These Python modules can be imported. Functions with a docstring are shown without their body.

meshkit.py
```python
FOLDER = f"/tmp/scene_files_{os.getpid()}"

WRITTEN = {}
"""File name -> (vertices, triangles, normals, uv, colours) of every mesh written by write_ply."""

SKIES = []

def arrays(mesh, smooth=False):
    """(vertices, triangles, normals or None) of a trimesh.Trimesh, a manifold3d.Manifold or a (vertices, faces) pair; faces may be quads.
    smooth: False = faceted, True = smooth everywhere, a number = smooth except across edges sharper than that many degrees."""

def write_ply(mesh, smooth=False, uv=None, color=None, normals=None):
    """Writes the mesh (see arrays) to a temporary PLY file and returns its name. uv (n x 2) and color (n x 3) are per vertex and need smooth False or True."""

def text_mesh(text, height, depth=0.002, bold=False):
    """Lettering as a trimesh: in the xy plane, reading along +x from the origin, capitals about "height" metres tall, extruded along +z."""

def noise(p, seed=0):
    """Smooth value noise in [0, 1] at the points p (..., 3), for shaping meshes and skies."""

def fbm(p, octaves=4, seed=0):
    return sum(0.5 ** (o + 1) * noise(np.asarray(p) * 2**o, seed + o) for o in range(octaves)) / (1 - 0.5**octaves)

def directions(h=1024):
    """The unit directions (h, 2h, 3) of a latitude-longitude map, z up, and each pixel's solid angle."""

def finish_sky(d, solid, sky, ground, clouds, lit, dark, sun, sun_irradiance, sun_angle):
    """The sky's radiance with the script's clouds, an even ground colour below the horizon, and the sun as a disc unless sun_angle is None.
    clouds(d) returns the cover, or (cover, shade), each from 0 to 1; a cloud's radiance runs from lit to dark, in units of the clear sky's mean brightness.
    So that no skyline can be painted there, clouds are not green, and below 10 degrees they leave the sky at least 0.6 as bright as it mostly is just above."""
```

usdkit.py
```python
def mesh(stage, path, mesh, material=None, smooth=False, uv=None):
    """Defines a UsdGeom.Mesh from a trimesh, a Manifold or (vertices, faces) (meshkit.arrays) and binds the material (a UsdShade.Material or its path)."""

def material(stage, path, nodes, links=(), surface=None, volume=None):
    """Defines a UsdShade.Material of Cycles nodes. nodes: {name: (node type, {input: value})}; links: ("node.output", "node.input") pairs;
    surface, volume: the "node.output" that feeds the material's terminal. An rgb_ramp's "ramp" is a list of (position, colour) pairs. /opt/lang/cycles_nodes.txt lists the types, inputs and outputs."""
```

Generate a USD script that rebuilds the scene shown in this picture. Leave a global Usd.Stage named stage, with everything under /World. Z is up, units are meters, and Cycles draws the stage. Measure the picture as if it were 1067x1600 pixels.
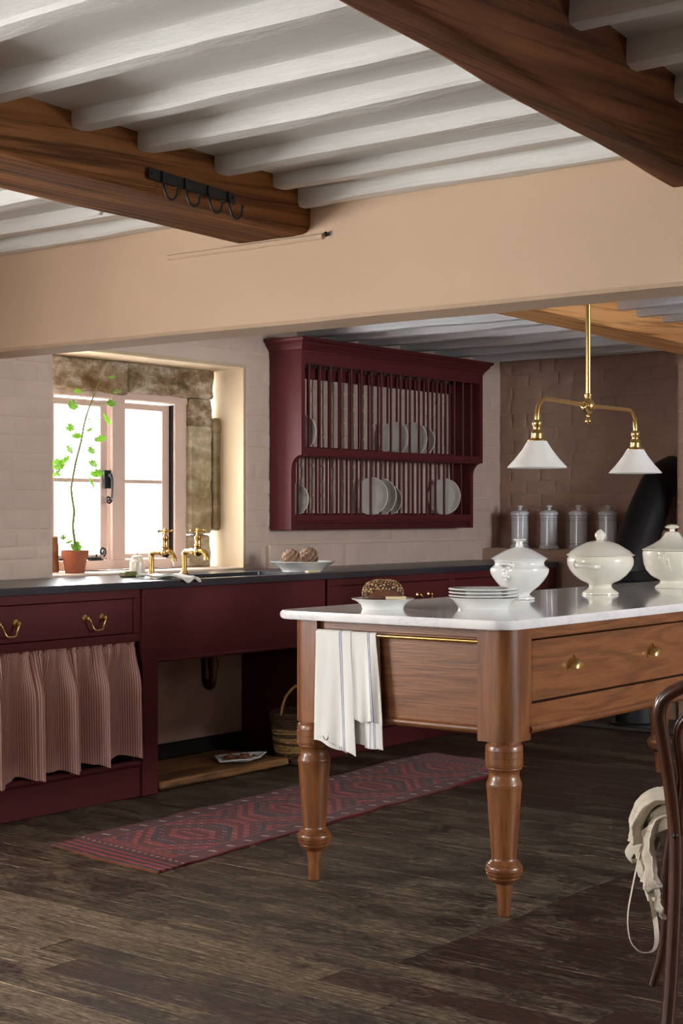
import math
import numpy as np
import trimesh
import meshkit
import usdkit
from shapely.geometry import Polygon
from pxr import Gf, Sdf, Usd, UsdGeom, UsdLux, UsdShade, Vt

stage = Usd.Stage.CreateInMemory()
UsdGeom.SetStageUpAxis(stage, UsdGeom.Tokens.z)
UsdGeom.SetStageMetersPerUnit(stage, 1.0)
UsdGeom.Xform.Define(stage, '/World')

# ---------------------------------------------------------------- camera
YAW = math.atan(1887 / 2431)                       # the camera looks past the sink wall, turned towards it
fwd = np.array([-math.sin(YAW), math.cos(YAW), 0.0]); rgt = np.array([math.cos(YAW), math.sin(YAW), 0.0])
tilt = 2 / 2431
cf = fwd * math.cos(tilt) + np.array([0, 0, math.sin(tilt)]); cu = np.cross(rgt, cf)
cam = UsdGeom.Camera.Define(stage, '/World/camera')
cam.CreateHorizontalApertureAttr(24.0)
cam.CreateFocalLengthAttr(24.0 * 2431 / 1067)
cam.CreateClippingRangeAttr(Gf.Vec2f(0.05, 200))
cam.AddTransformOp().Set(Gf.Matrix4d(*rgt, 0, *cu, 0, *(-cf), 0, 5.33, 0.0, 1.2, 1))
cam.CreateExposureAttr(0.0)

# ---------------------------------------------------------------- sky and daylight
sky = UsdLux.DomeLight.Define(stage, '/World/sky')   # an even overcast sky
sky.CreateColorAttr(Gf.Vec3f(0.95, 0.98, 1.0)); sky.CreateIntensityAttr(3.0)


def window_light(name, pos, aim, w, h, power, color):
    """Daylight that comes in through a window opening: a rectangle just outside the wall, facing into the room."""
    l = UsdLux.RectLight.Define(stage, '/World/' + name)
    l.CreateWidthAttr(w); l.CreateHeightAttr(h); l.CreateIntensityAttr(power); l.CreateColorAttr(Gf.Vec3f(*color))
    z = -np.array(aim, float); z /= np.linalg.norm(z)
    x = np.cross([0, 0, 1.0], z); x /= np.linalg.norm(x); y = np.cross(z, x)
    l.AddTransformOp().Set(Gf.Matrix4d(*x, 0, *y, 0, *z, 0, *pos, 1))


window_light('daylight_sink_window', (-0.85, 4.95, 1.45), (1, 0.65, -0.04), 1.5, 1.3, 17.0, (1.0, 0.99, 0.97))
window_light('daylight_side_window', (-0.45, 1.25, 1.38), (1, 0.25, 0.05), 1.5, 1.05, 36.0, (1.0, 0.98, 0.95))
window_light('daylight_rear_window', (1.6, -2.85, 1.5), (0, 1, 0), 1.6, 1.2, 7.0, (1.0, 0.98, 0.95))
window_light('daylight_right_window', (8.45, 5.25, 1.68), (-1, 0.2, 0.12), 1.7, 0.95, 44.0, (0.96, 0.98, 1.0))

# ---------------------------------------------------------------- scene graph helpers
used = {}


def free(parent, name):
    k = used.get((parent, name), 0); used[(parent, name)] = k + 1
    return f'{parent}/{name}' + (f'_{k:03d}' if k else '')


def data(prim, **kw):
    for k, v in kw.items():
        if v:
            prim.SetCustomDataByKey(k, v)


base_of = {}


def thing(name, label, cat, at=(0, 0, 0), group=None, rot=0.0):
    """A thing: an Xform at its base; its parts are its children."""
    p = free('/World', name)
    x = UsdGeom.Xform.Define(stage, p); x.AddTranslateOp().Set(Gf.Vec3d(*map(float, at)))
    if rot:
        x.AddRotateZOp().Set(float(rot))
    data(x.GetPrim(), label=label, category=cat, group=group)
    base_of[p] = np.array(at, float)
    return p


def setting(name, label):
    p = free('/World', name)
    x = UsdGeom.Xform.Define(stage, p)
    data(x.GetPrim(), label=label, kind='structure')
    base_of[p] = np.zeros(3)
    return p


def part(parent, name, mesh, mat, smooth=35, local=False, label=None, kind=None, uv=None, colors=None):
    """A mesh under a thing or part, given in world coordinates unless local."""
    p = free(parent, name)
    root = '/'.join(parent.split('/')[:3])
    b = np.zeros(3) if local else base_of.get(root, np.zeros(3))
    v, f, n = meshkit.arrays(mesh, smooth if uv is None and colors is None else True)
    m = usdkit.mesh(stage, p, (v - b, f), M[mat], smooth=False, uv=uv)
    if n is not None:
        m.CreateNormalsAttr(Vt.Vec3fArray.FromNumpy(n.astype(np.float32))); m.SetNormalsInterpolation('vertex')
    if colors is not None:
        UsdGeom.PrimvarsAPI(m).CreatePrimvar('dye', Sdf.ValueTypeNames.Color3fArray, 'vertex').Set(Vt.Vec3fArray.FromNumpy(np.asarray(colors, np.float32)))
    data(m.GetPrim(), label=label, kind=kind)
    return p


def single(name, label, cat, mesh, mat, at=(0, 0, 0), group=None, smooth=35, uv=None, colors=None, kind=None, local=False):
    """A thing of one piece."""
    p = free('/World', name)
    b = np.zeros(3) if local else np.array(at, float)
    v, f, n = meshkit.arrays(mesh, smooth if uv is None and colors is None else True)
    m = usdkit.mesh(stage, p, (v - b, f), M[mat], smooth=False, uv=uv)
    if n is not None:
        m.CreateNormalsAttr(Vt.Vec3fArray.FromNumpy(n.astype(np.float32))); m.SetNormalsInterpolation('vertex')
    if colors is not None:
        UsdGeom.PrimvarsAPI(m).CreatePrimvar('dye', Sdf.ValueTypeNames.Color3fArray, 'vertex').Set(Vt.Vec3fArray.FromNumpy(np.asarray(colors, np.float32)))
    m.AddTranslateOp().Set(Gf.Vec3d(*map(float, at)))
    data(m.GetPrim(), label=label, category=cat, group=group, kind=kind)
    return p


def dup(src, label, at, rot=0.0, group=None, tilt=None):
    """A copy of a thing with its parts: an instance of the first one under the next number."""
    was = stage.GetPrimAtPath(src)
    p = free('/World', was.GetName())
    x = UsdGeom.Xform.Define(stage, p)
    x.GetPrim().GetReferences().AddInternalReference(src)
    x.ClearXformOpOrder()
    place(x, at, rot, tilt)
    x.GetPrim().SetInstanceable(True)
    data(x.GetPrim(), label=label, category=was.GetCustomDataByKey('category'), group=group or was.GetCustomDataByKey('group'))
    return p


def place(x, at, rot=0.0, tilt=None):
    x.MakeMatrixXform().Set(Gf.Matrix4d(*(list(R(tilt or (0, 0, 0), rot).T.flatten()[0:3]) + [0]), *(list(R(tilt or (0, 0, 0), rot).T.flatten()[3:6]) + [0]),
                                        *(list(R(tilt or (0, 0, 0), rot).T.flatten()[6:9]) + [0]), *map(float, at), 1))


def R(t, rz=0.0):
    """Rotation by t = (x, y, z) degrees in that order, then rz about z."""
    m = np.eye(3)
    for k, a in list(enumerate(t)) + [(2, rz)]:
        c, s = math.cos(math.radians(a)), math.sin(math.radians(a)); r = np.eye(3); i, j = [(1, 2), (2, 0), (0, 1)][k]
        r[i, i] = c; r[j, j] = c; r[i, j] = -s; r[j, i] = s
        m = r @ m
    return m


# ---------------------------------------------------------------- shape helpers
def join(*ms):
    ms = [m for x in ms for m in (x if isinstance(x, list) else [x])]
    return trimesh.util.concatenate(ms)


def move(m, t=(0, 0, 0), r=None):
    m = m.copy()
    if r is not None:
        m.vertices = m.vertices @ np.asarray(r).T
    m.vertices = m.vertices + np.asarray(t, float)
    return m


def box(x0, x1, y0, y1, z0, z1, b=0.002):
    """A box with chamfered edges."""
    b = min(b, (x1 - x0) / 2.01, (y1 - y0) / 2.01, (z1 - z0) / 2.01)
    if b <= 0:
        return trimesh.creation.box(bounds=[[x0, y0, z0], [x1, y1, z1]])
    pts = []
    for sx, X in ((-1, x0), (1, x1)):
        for sy, Y in ((-1, y0), (1, y1)):
            for sz, Z in ((-1, z0), (1, z1)):
                pts += [(X, Y - sy * b, Z - sz * b), (X - sx * b, Y, Z - sz * b), (X - sx * b, Y - sy * b, Z)]
    return trimesh.PointCloud(np.array(pts)).convex_hull


def plain(x0, x1, y0, y1, z0, z1):
    return trimesh.creation.box(bounds=[[x0, y0, z0], [x1, y1, z1]])


def lathe(prof, n=40, squash=1.0):
    """Revolve (r, z) points about z; the profile runs from bottom to top and is closed at both ends when r is 0 there."""
    prof = [(max(r, 0.0), z) for r, z in prof]
    t = np.arange(n) / n * 2 * math.pi
    v, f, rings = [], [], []
    for r, z in prof:
        if r < 1e-6:
            rings.append([len(v)]); v.append((0, 0, z))
        else:
            rings.append(list(range(len(v), len(v) + n)))
            v += [(r * math.cos(a), r * math.sin(a) * squash, z) for a in t]
    for a, b in zip(rings[:-1], rings[1:]):
        for i in range(n):
            j = (i + 1) % n
            if len(a) == 1 and len(b) == 1:
                continue
            if len(a) == 1:
                f.append((a[0], b[j], b[i]))
            elif len(b) == 1:
                f.append((a[i], a[j], b[0]))
            else:
                f += [(a[i], a[j], b[j]), (a[i], b[j], b[i])]
    m = trimesh.Trimesh(np.array(v, float), np.array(f), process=False)
    if m.volume < 0:
        m.invert()
    return m


def curve(pts, n=8):
    """A smooth line through the points (Catmull-Rom)."""
    p = np.array(pts, float)
    if len(p) < 3:
        return p
    q = np.vstack([2 * p[0] - p[1], p, 2 * p[-1] - p[-2]])
    out = []
    for i in range(len(p) - 1):
        a, b, c, d = q[i:i + 4]
        for t in np.arange(n) / n:
            out.append(0.5 * (2 * b + (c - a) * t + (2 * a - 5 * b + 4 * c - d) * t**2 + (3 * b - a - 3 * c + d) * t**3))
    return np.array(out + [p[-1]])


def tube(pts, r, n=12, flat=1.0, up=None):
    """A round (or, with flat < 1, strap-like) bar along the points, with closed ends. r: a number or one per point."""
    p = np.array(pts, float); k = len(p)
    r = np.full(k, r, float) if np.ndim(r) == 0 else np.interp(np.linspace(0, 1, k), np.linspace(0, 1, len(r)), r)
    t = np.gradient(p, axis=0); t /= np.linalg.norm(t, axis=1, keepdims=True) + 1e-12
    u = np.array(up, float) if up is not None else (np.array([0, 0, 1.0]) if abs(t[0, 2]) < 0.9 else np.array([1.0, 0, 0]))
    a = np.arange(n) / n * 2 * math.pi
    v = []
    for i in range(k):
        u = u - t[i] * (u @ t[i]); u /= np.linalg.norm(u) + 1e-12
        w = np.cross(t[i], u)
        v.append(p[i] + r[i] * (np.cos(a)[:, None] * w + flat * np.sin(a)[:, None] * u))
    v = np.vstack(v + [p[:1], p[-1:]]); f = []
    for i in range(k - 1):
        for j in range(n):
            A, B, C_, D_ = i * n + j, i * n + (j + 1) % n, (i + 1) * n + (j + 1) % n, (i + 1) * n + j
            f += [(A, B, C_), (A, C_, D_)]
    e0, e1 = k * n, k * n + 1
    for j in range(n):
        f += [(e0, (j + 1) % n, j), (e1, (k - 1) * n + j, (k - 1) * n + (j + 1) % n)]
    m = trimesh.Trimesh(v, np.array(f), process=False)
    if m.volume < 0:
        m.invert()
    return m


def rod(a, b, r, n=12):
    return tube([a, b], r, n)


def ball(c, r, sub=2, sq=(1, 1, 1)):
    m = trimesh.creation.icosphere(sub, 1.0)
    m.vertices = m.vertices * (np.array(sq) * r) + np.array(c, float)
    return m


def prism(poly, depth, axis='y', at=0.0):
    """Extrude a polygon. axis y: polygon in (x, z) pushed along y from at; x: in (y, z); z: in (x, y)."""
    m = trimesh.creation.extrude_polygon(Polygon(poly) if not isinstance(poly, Polygon) else poly, depth, engine='earcut')
    v = m.vertices.copy()
    if axis == 'y':
        m.vertices = np.stack([v[:, 0], v[:, 2] + at, v[:, 1]], 1)
    elif axis == 'x':
        m.vertices = np.stack([v[:, 2] + at, v[:, 0], v[:, 1]], 1)
    else:
        m.vertices = v + np.array([0, 0, at])
    if m.volume < 0:
        m.invert()
    return m


def cloth(P, t, uvf=None):
    """A cloth of thickness t from a grid of points (n, m, 3). Returns the mesh and its uv."""
    P = np.asarray(P, float); n, m = P.shape[:2]
    du = np.gradient(P, axis=0); dv = np.gradient(P, axis=1)
    N = np.cross(du, dv); N /= np.linalg.norm(N, axis=2, keepdims=True) + 1e-12
    v = np.vstack([(P + N * t / 2).reshape(-1, 3), (P - N * t / 2).reshape(-1, 3)])
    i = np.arange(n * m).reshape(n, m); f = []
    a, b, c, d = i[:-1, :-1].ravel(), i[1:, :-1].ravel(), i[1:, 1:].ravel(), i[:-1, 1:].ravel()
    f += [np.stack([a, b, c], 1), np.stack([a, c, d], 1)]
    o = n * m
    f += [np.stack([a + o, c + o, b + o], 1), np.stack([a + o, d + o, c + o], 1)]
    rim = np.concatenate([i[0, :-1], i[:-1, -1], i[-1, :0:-1], i[:0:-1, 0]]); nx = np.roll(rim, -1)
    f += [np.stack([rim, nx, nx + o], 1), np.stack([rim, nx + o, rim + o], 1)]
    uv = None
    if uvf is not None:
        uv = np.vstack([uvf.reshape(-1, 2)] * 2)
    return trimesh.Trimesh(v, np.vstack(f), process=False), uv


def rough(m, amp, scale, seed=0, octaves=4, sub=None):
    """Push the surface in and out along its normals by noise."""
    m = m.copy()
    if sub:
        m = m.subdivide_to_size(sub, max_iter=12) if hasattr(m, 'subdivide_to_size') else m
    m.merge_vertices()
    n = m.vertex_normals
    m.vertices = m.vertices + n * ((meshkit.fbm(m.vertices * scale + seed * 7.3, octaves, seed) - 0.5) * 2 * amp)[:, None]
    return m

# ---------------------------------------------------------------- materials
M = {}


def mat(name, nodes, links=(), surface='p.BSDF'):
    M[name] = usdkit.material(stage, '/World/Looks/' + name, nodes, links, surface=surface)


def srgb(r, g, b):
    return tuple(((c / 255 + 0.055) / 1.055) ** 2.4 if c > 10 else c / 255 / 12.92 for c in (r, g, b))


def simple(name, col, rough_=0.5, metal=0.0, spec=0.5, var=0.0, vscale=6.0, bump=0.0, bscale=60.0, stretch=(1, 1, 1), coat=0.0, sheen=0.0, bdist=0.004):
    """One colour with a little mottling and fine relief."""
    n = {'p': ('principled_bsdf', {'roughness': rough_, 'metallic': metal, 'specular_ior_level': spec, 'coat_weight': coat, 'coat_roughness': 0.08, 'sheen_weight': sheen}), 'g': ('geometry', {})}
    l = []
    if var:
        n['mp'] = ('mapping', {'scale': stretch}); n['n'] = ('noise_texture', {'scale': vscale, 'detail': 5.0, 'roughness': 0.6})
        n['r'] = ('rgb_ramp', {'ramp': [(0.3, tuple(c * (1 - var) for c in col)), (0.7, tuple(min(1, c * (1 + var)) for c in col))]})
        l += [('g.position', 'mp.vector'), ('mp.vector', 'n.vector'), ('n.fac', 'r.fac'), ('r.color', 'p.base_color')]
    else:
        n['p'][1]['base_color'] = col
    if bump:
        n['bn'] = ('noise_texture', {'scale': bscale, 'detail': 6.0, 'roughness': 0.65}); n['bm'] = ('mapping', {'scale': stretch})
        n['b'] = ('bump', {'strength': bump, 'distance': bdist})
        l += [('g.position', 'bm.vector'), ('bm.vector', 'bn.vector'), ('bn.fac', 'b.height'), ('b.normal', 'p.normal')]
    mat(name, n, l)


def wood(name, axis, dark, mid, light, rough_=0.38, rings=26.0, across=9.0, along=0.9, pores=0.22, finep=170.0, finel=7.0, ramp=(0.22, 0.5, 0.8), coat=0.0, bump=0.25, spec=0.5, rot=(0, 0, 0), third=None):
    """Figured timber with the grain along an axis: contour lines of a stretched noise give the cathedrals, a finer one the pores."""
    s = [across] * 3; s['xyz'.index(axis)] = along
    s2 = [finep] * 3; s2['xyz'.index(axis)] = finel
    if third is not None:                              # a hewn beam: the grain hardly changes in depth
        s[2], s2[2] = third, 0.4
    n = {'g': ('geometry', {}), 'm0': ('mapping', {'rotation': rot}), 'm': ('mapping', {'scale': s}), 'm2': ('mapping', {'scale': s2}), 'n': ('noise_texture', {'scale': 1.0, 'detail': 3.0, 'roughness': 0.45, 'distortion': 0.4}),
         'k': ('math', {'math_type': 'multiply', 'value2': rings}), 's': ('math', {'math_type': 'sine'}), 'w': ('math', {'math_type': 'multiply_add', 'value2': 0.5, 'value3': 0.5}),
         'f': ('noise_texture', {'scale': 1.0, 'detail': 4.0, 'roughness': 0.6}), 'big': ('noise_texture', {'scale': 2.2, 'detail': 3.0}),
         'a1': ('mix_float', {'fac': 0.45}), 'a2': ('mix_float', {'fac': 0.35}),
         'r': ('rgb_ramp', {'ramp': list(zip(ramp, (dark, mid, light)))}),
         'pr': ('rgb_ramp', {'ramp': [(0.36, (1 - pores,) * 3), (0.5, (1, 1, 1))]}), 'x': ('mix', {'mix_type': 'multiply', 'fac': 1.0}),
         'b': ('bump', {'strength': bump, 'distance': 0.002}), 'p': ('principled_bsdf', {'roughness': rough_, 'coat_weight': coat, 'coat_roughness': 0.12, 'specular_ior_level': spec})}
    l = [('g.position', 'm0.vector'), ('m0.vector', 'm.vector'), ('m0.vector', 'm2.vector'), ('m.vector', 'n.vector'), ('m2.vector', 'f.vector'), ('g.position', 'big.vector'), ('n.fac', 'k.value1'), ('k.value', 's.value1'), ('s.value', 'w.value1'),
         ('w.value', 'a1.a'), ('f.fac', 'a1.b'), ('a1.result', 'a2.a'), ('big.fac', 'a2.b'), ('a2.result', 'r.fac'), ('f.fac', 'pr.fac'), ('r.color', 'x.color1'), ('pr.color', 'x.color2'), ('x.color', 'p.base_color'), ('f.fac', 'b.height'), ('b.normal', 'p.normal')]
    mat(name, n, l)


OD, OM, OL = srgb(78, 43, 21), srgb(122, 73, 37), srgb(152, 98, 54)
for ax in 'xyz':
    wood('oak_' + ax, ax, OD, OM, OL, 0.36, coat=0.25, rings=34, across=11, along=1.3, ramp=(-0.05, 0.5, 1.05))
wood('bentwood', 'z', srgb(38, 18, 10), srgb(70, 35, 18), srgb(106, 58, 32), 0.3, coat=0.5, rings=8, across=14)
wood('board_wood', 'y', srgb(92, 62, 34), srgb(140, 100, 58), srgb(170, 126, 78), 0.6, pores=0.4)
wood('dark_rail', 'z', srgb(70, 45, 25), srgb(120, 80, 45), srgb(150, 104, 62), 0.6)


def beam_wood(name, dark, mid, light, bump=0.9):
    wood(name, 'y', dark, mid, light, 0.78, rings=6, across=17, along=0.42, ramp=(0.16, 0.5, 0.88), pores=0.55, finep=62.0, finel=1.2, bump=bump, spec=0.25, rot=(0, 0.785, 0), third=2.0)


beam_wood('beam_brown', srgb(58, 37, 22), srgb(126, 80, 43), srgb(180, 126, 76))
beam_wood('beam_red', srgb(44, 24, 12), srgb(92, 53, 27), srgb(138, 87, 50))
beam_wood('beam_pale', srgb(150, 98, 56), srgb(204, 146, 92), srgb(226, 174, 118))

simple('pink_plaster', srgb(207, 186, 172), 0.75, spec=0.3, var=0.05, vscale=2.5, bump=0.5, bscale=28, bdist=0.006)
simple('pink_brick', srgb(206, 185, 171), 0.7, spec=0.3, var=0.06, vscale=5, bump=0.5, bscale=45, bdist=0.005)
simple('shaded_pink_brick', srgb(176, 145, 128), 0.62, spec=0.35, var=0.10, vscale=5, bump=0.8, bscale=38, bdist=0.008)  # pink wall paint made browner and darker; its shade is in the colour
simple('peach_plaster', srgb(206, 180, 154), 0.85, spec=0.2, var=0.035, vscale=1.4, bump=0.25, bscale=9, bdist=0.008)
simple('cream_plaster', srgb(198, 178, 150), 0.85, spec=0.2, var=0.05, vscale=2.5, bump=0.4, bscale=12, bdist=0.008)
simple('white_paint', srgb(222, 223, 219), 0.6, spec=0.35, var=0.03, vscale=4, bump=0.3, bscale=16, stretch=(0.25, 1, 1), bdist=0.006)
simple('joist_paint', srgb(226, 227, 223), 0.55, spec=0.4, var=0.04, vscale=6, bump=0.9, bscale=26, stretch=(0.22, 1, 1), bdist=0.007)
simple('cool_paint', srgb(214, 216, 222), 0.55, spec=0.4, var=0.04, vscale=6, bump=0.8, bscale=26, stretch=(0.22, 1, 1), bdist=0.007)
simple('pink_paint', srgb(212, 188, 176), 0.5, spec=0.4, var=0.03, vscale=9, bump=0.12, bscale=60)
simple('burgundy', srgb(88, 32, 36), 0.52, spec=0.28, var=0.05, vscale=3, bump=0.06, bscale=90)
simple('burgundy_dark', srgb(78, 28, 31), 0.45, spec=0.4)
simple('slate', srgb(48, 50, 58), 0.3, spec=0.55, var=0.18, vscale=7, bump=0.06, bscale=50)
simple('brass', (0.66, 0.44, 0.16), 0.24, metal=1.0, var=0.06, vscale=20)
simple('brass_bright', (0.84, 0.56, 0.2), 0.16, metal=1.0)
simple('black_iron', srgb(44, 46, 48), 0.42, metal=0.5, bump=0.3, bscale=90)
simple('stove_black', srgb(20, 20, 22), 0.5, spec=0.45, bump=0.1, bscale=80)
simple('chrome', (0.75, 0.76, 0.78), 0.15, metal=1.0)
simple('copper', (0.10, 0.045, 0.035), 0.45, metal=0.7)
simple('porcelain', srgb(232, 233, 230), 0.1, spec=0.5, coat=0.4)
simple('ironstone', srgb(232, 228, 214), 0.12, spec=0.5, coat=0.4, var=0.02, vscale=12)
simple('grey_glaze', srgb(220, 222, 228), 0.12, spec=0.5, coat=0.4)
simple('glaze_line', srgb(130, 128, 130), 0.2)
simple('cream_glaze', srgb(224, 218, 198), 0.2, coat=0.4)
simple('plate_glaze', srgb(234, 233, 228), 0.12, coat=0.3)
simple('linen', srgb(230, 229, 224), 0.9, spec=0.1, bump=0.3, bscale=420, sheen=0.15, var=0.02, vscale=30)
simple('apron_linen', srgb(206, 196, 178), 0.9, spec=0.1, bump=0.5, bscale=300, sheen=0.2, var=0.08, vscale=40)
simple('ink_blue', srgb(110, 124, 160), 0.9)
simple('white_cloth', srgb(222, 226, 230), 0.9, spec=0.1, bump=0.3, bscale=400)
simple('terracotta', srgb(150, 92, 68), 0.85, spec=0.2, var=0.22, vscale=24, bump=0.2, bscale=80)
simple('soil', srgb(50, 36, 26), 0.95, bump=0.8, bscale=120)
simple('stem_green', srgb(112, 122, 74), 0.6)
simple('ivory', srgb(226, 208, 164), 0.35)
simple('steel', (0.5, 0.5, 0.5), 0.28, metal=1.0)
simple('olive_soap', srgb(122, 118, 70), 0.5, bump=0.1, bscale=50)
simple('wick', srgb(30, 26, 24), 0.8)
simple('bread_crumb', srgb(104, 62, 40), 0.85, var=0.25, vscale=90, bump=0.6, bscale=160)
simple('bread_crust', srgb(74, 46, 32), 0.8, var=0.3, vscale=60, bump=0.8, bscale=110)
simple('oat', srgb(204, 168, 112), 0.7)
simple('artichoke', srgb(142, 112, 92), 0.75, var=0.3, vscale=60)
simple('straw', srgb(176, 138, 86), 0.8, var=0.3, vscale=70, bump=0.6, bscale=160)
simple('dark_willow', srgb(84, 60, 40), 0.8, var=0.3, vscale=70, bump=0.6, bscale=160)
simple('bark', srgb(140, 92, 58), 0.85, var=0.35, vscale=50, bump=0.6, bscale=120)
simple('dark_gap', srgb(26, 20, 16), 0.9)
simple('opal', srgb(240, 240, 236), 0.35, spec=0.5, var=0.0)
simple('hearth_stone', srgb(60, 54, 50), 0.7, bump=0.4, bscale=40)

# honed marble: white with soft grey veins
mat('marble', {'g': ('geometry', {}), 'n': ('noise_texture', {'scale': 3.0, 'detail': 8.0, 'roughness': 0.62, 'distortion': 1.2}), 'r': ('rgb_ramp', {'ramp': [(0.40, srgb(236, 236, 236)), (0.485, srgb(228, 229, 231)), (0.5, srgb(216, 217, 220)), (0.515, srgb(228, 229, 231)), (0.62, srgb(234, 234, 234))]}),
               'p': ('principled_bsdf', {'roughness': 0.13, 'specular_ior_level': 0.75, 'coat_weight': 0.6, 'coat_roughness': 0.07})}, [('g.position', 'n.vector'), ('n.fac', 'r.fac'), ('r.color', 'p.base_color')])

# old stone with lime, lichen and rust stains
def stone(name, ramp, rust):
    mat(name, {'g': ('geometry', {}), 'm': ('mapping', {'scale': (1.0, 0.7, 1.6)}), 'n': ('noise_texture', {'scale': 6.0, 'detail': 10.0, 'roughness': 0.62, 'distortion': 0.6}), 'n2': ('noise_texture', {'scale': 30.0, 'detail': 8.0, 'roughness': 0.7}), 'big': ('noise_texture', {'scale': 3.0, 'detail': 4.0}), 'a': ('mix_float', {'fac': 0.3}),
               'r': ('rgb_ramp', {'ramp': ramp}), 'r2': ('rgb_ramp', {'ramp': [(0.48, (0, 0, 0)), (0.66, (1, 1, 1))]}), 'x': ('mix', {'color2': srgb(136, 98, 58)}), 'k': ('math', {'math_type': 'multiply', 'value2': rust}),
               'b': ('bump', {'strength': 0.9, 'distance': 0.012}), 'p': ('principled_bsdf', {'roughness': 0.92, 'specular_ior_level': 0.15})},
        [('g.position', 'm.vector'), ('m.vector', 'n.vector'), ('g.position', 'n2.vector'), ('g.position', 'big.vector'), ('n.fac', 'a.a'), ('n2.fac', 'a.b'), ('a.result', 'r.fac'), ('big.fac', 'r2.fac'), ('r2.color', 'k.value1'), ('k.value', 'x.fac'), ('r.color', 'x.color1'), ('x.color', 'p.base_color'), ('n2.fac', 'b.height'), ('b.normal', 'p.normal')])


stone('old_stone', [(0.30, srgb(66, 54, 42)), (0.42, srgb(108, 90, 68)), (0.50, srgb(140, 122, 98)), (0.56, srgb(172, 158, 138)), (0.62, srgb(204, 196, 186)), (0.70, srgb(150, 132, 110))], 0.45)
stone('pale_stone', [(0.30, srgb(112, 100, 76)), (0.42, srgb(150, 138, 110)), (0.52, srgb(176, 164, 136)), (0.60, srgb(200, 192, 172)), (0.70, srgb(160, 148, 122))], 0.2)


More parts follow.
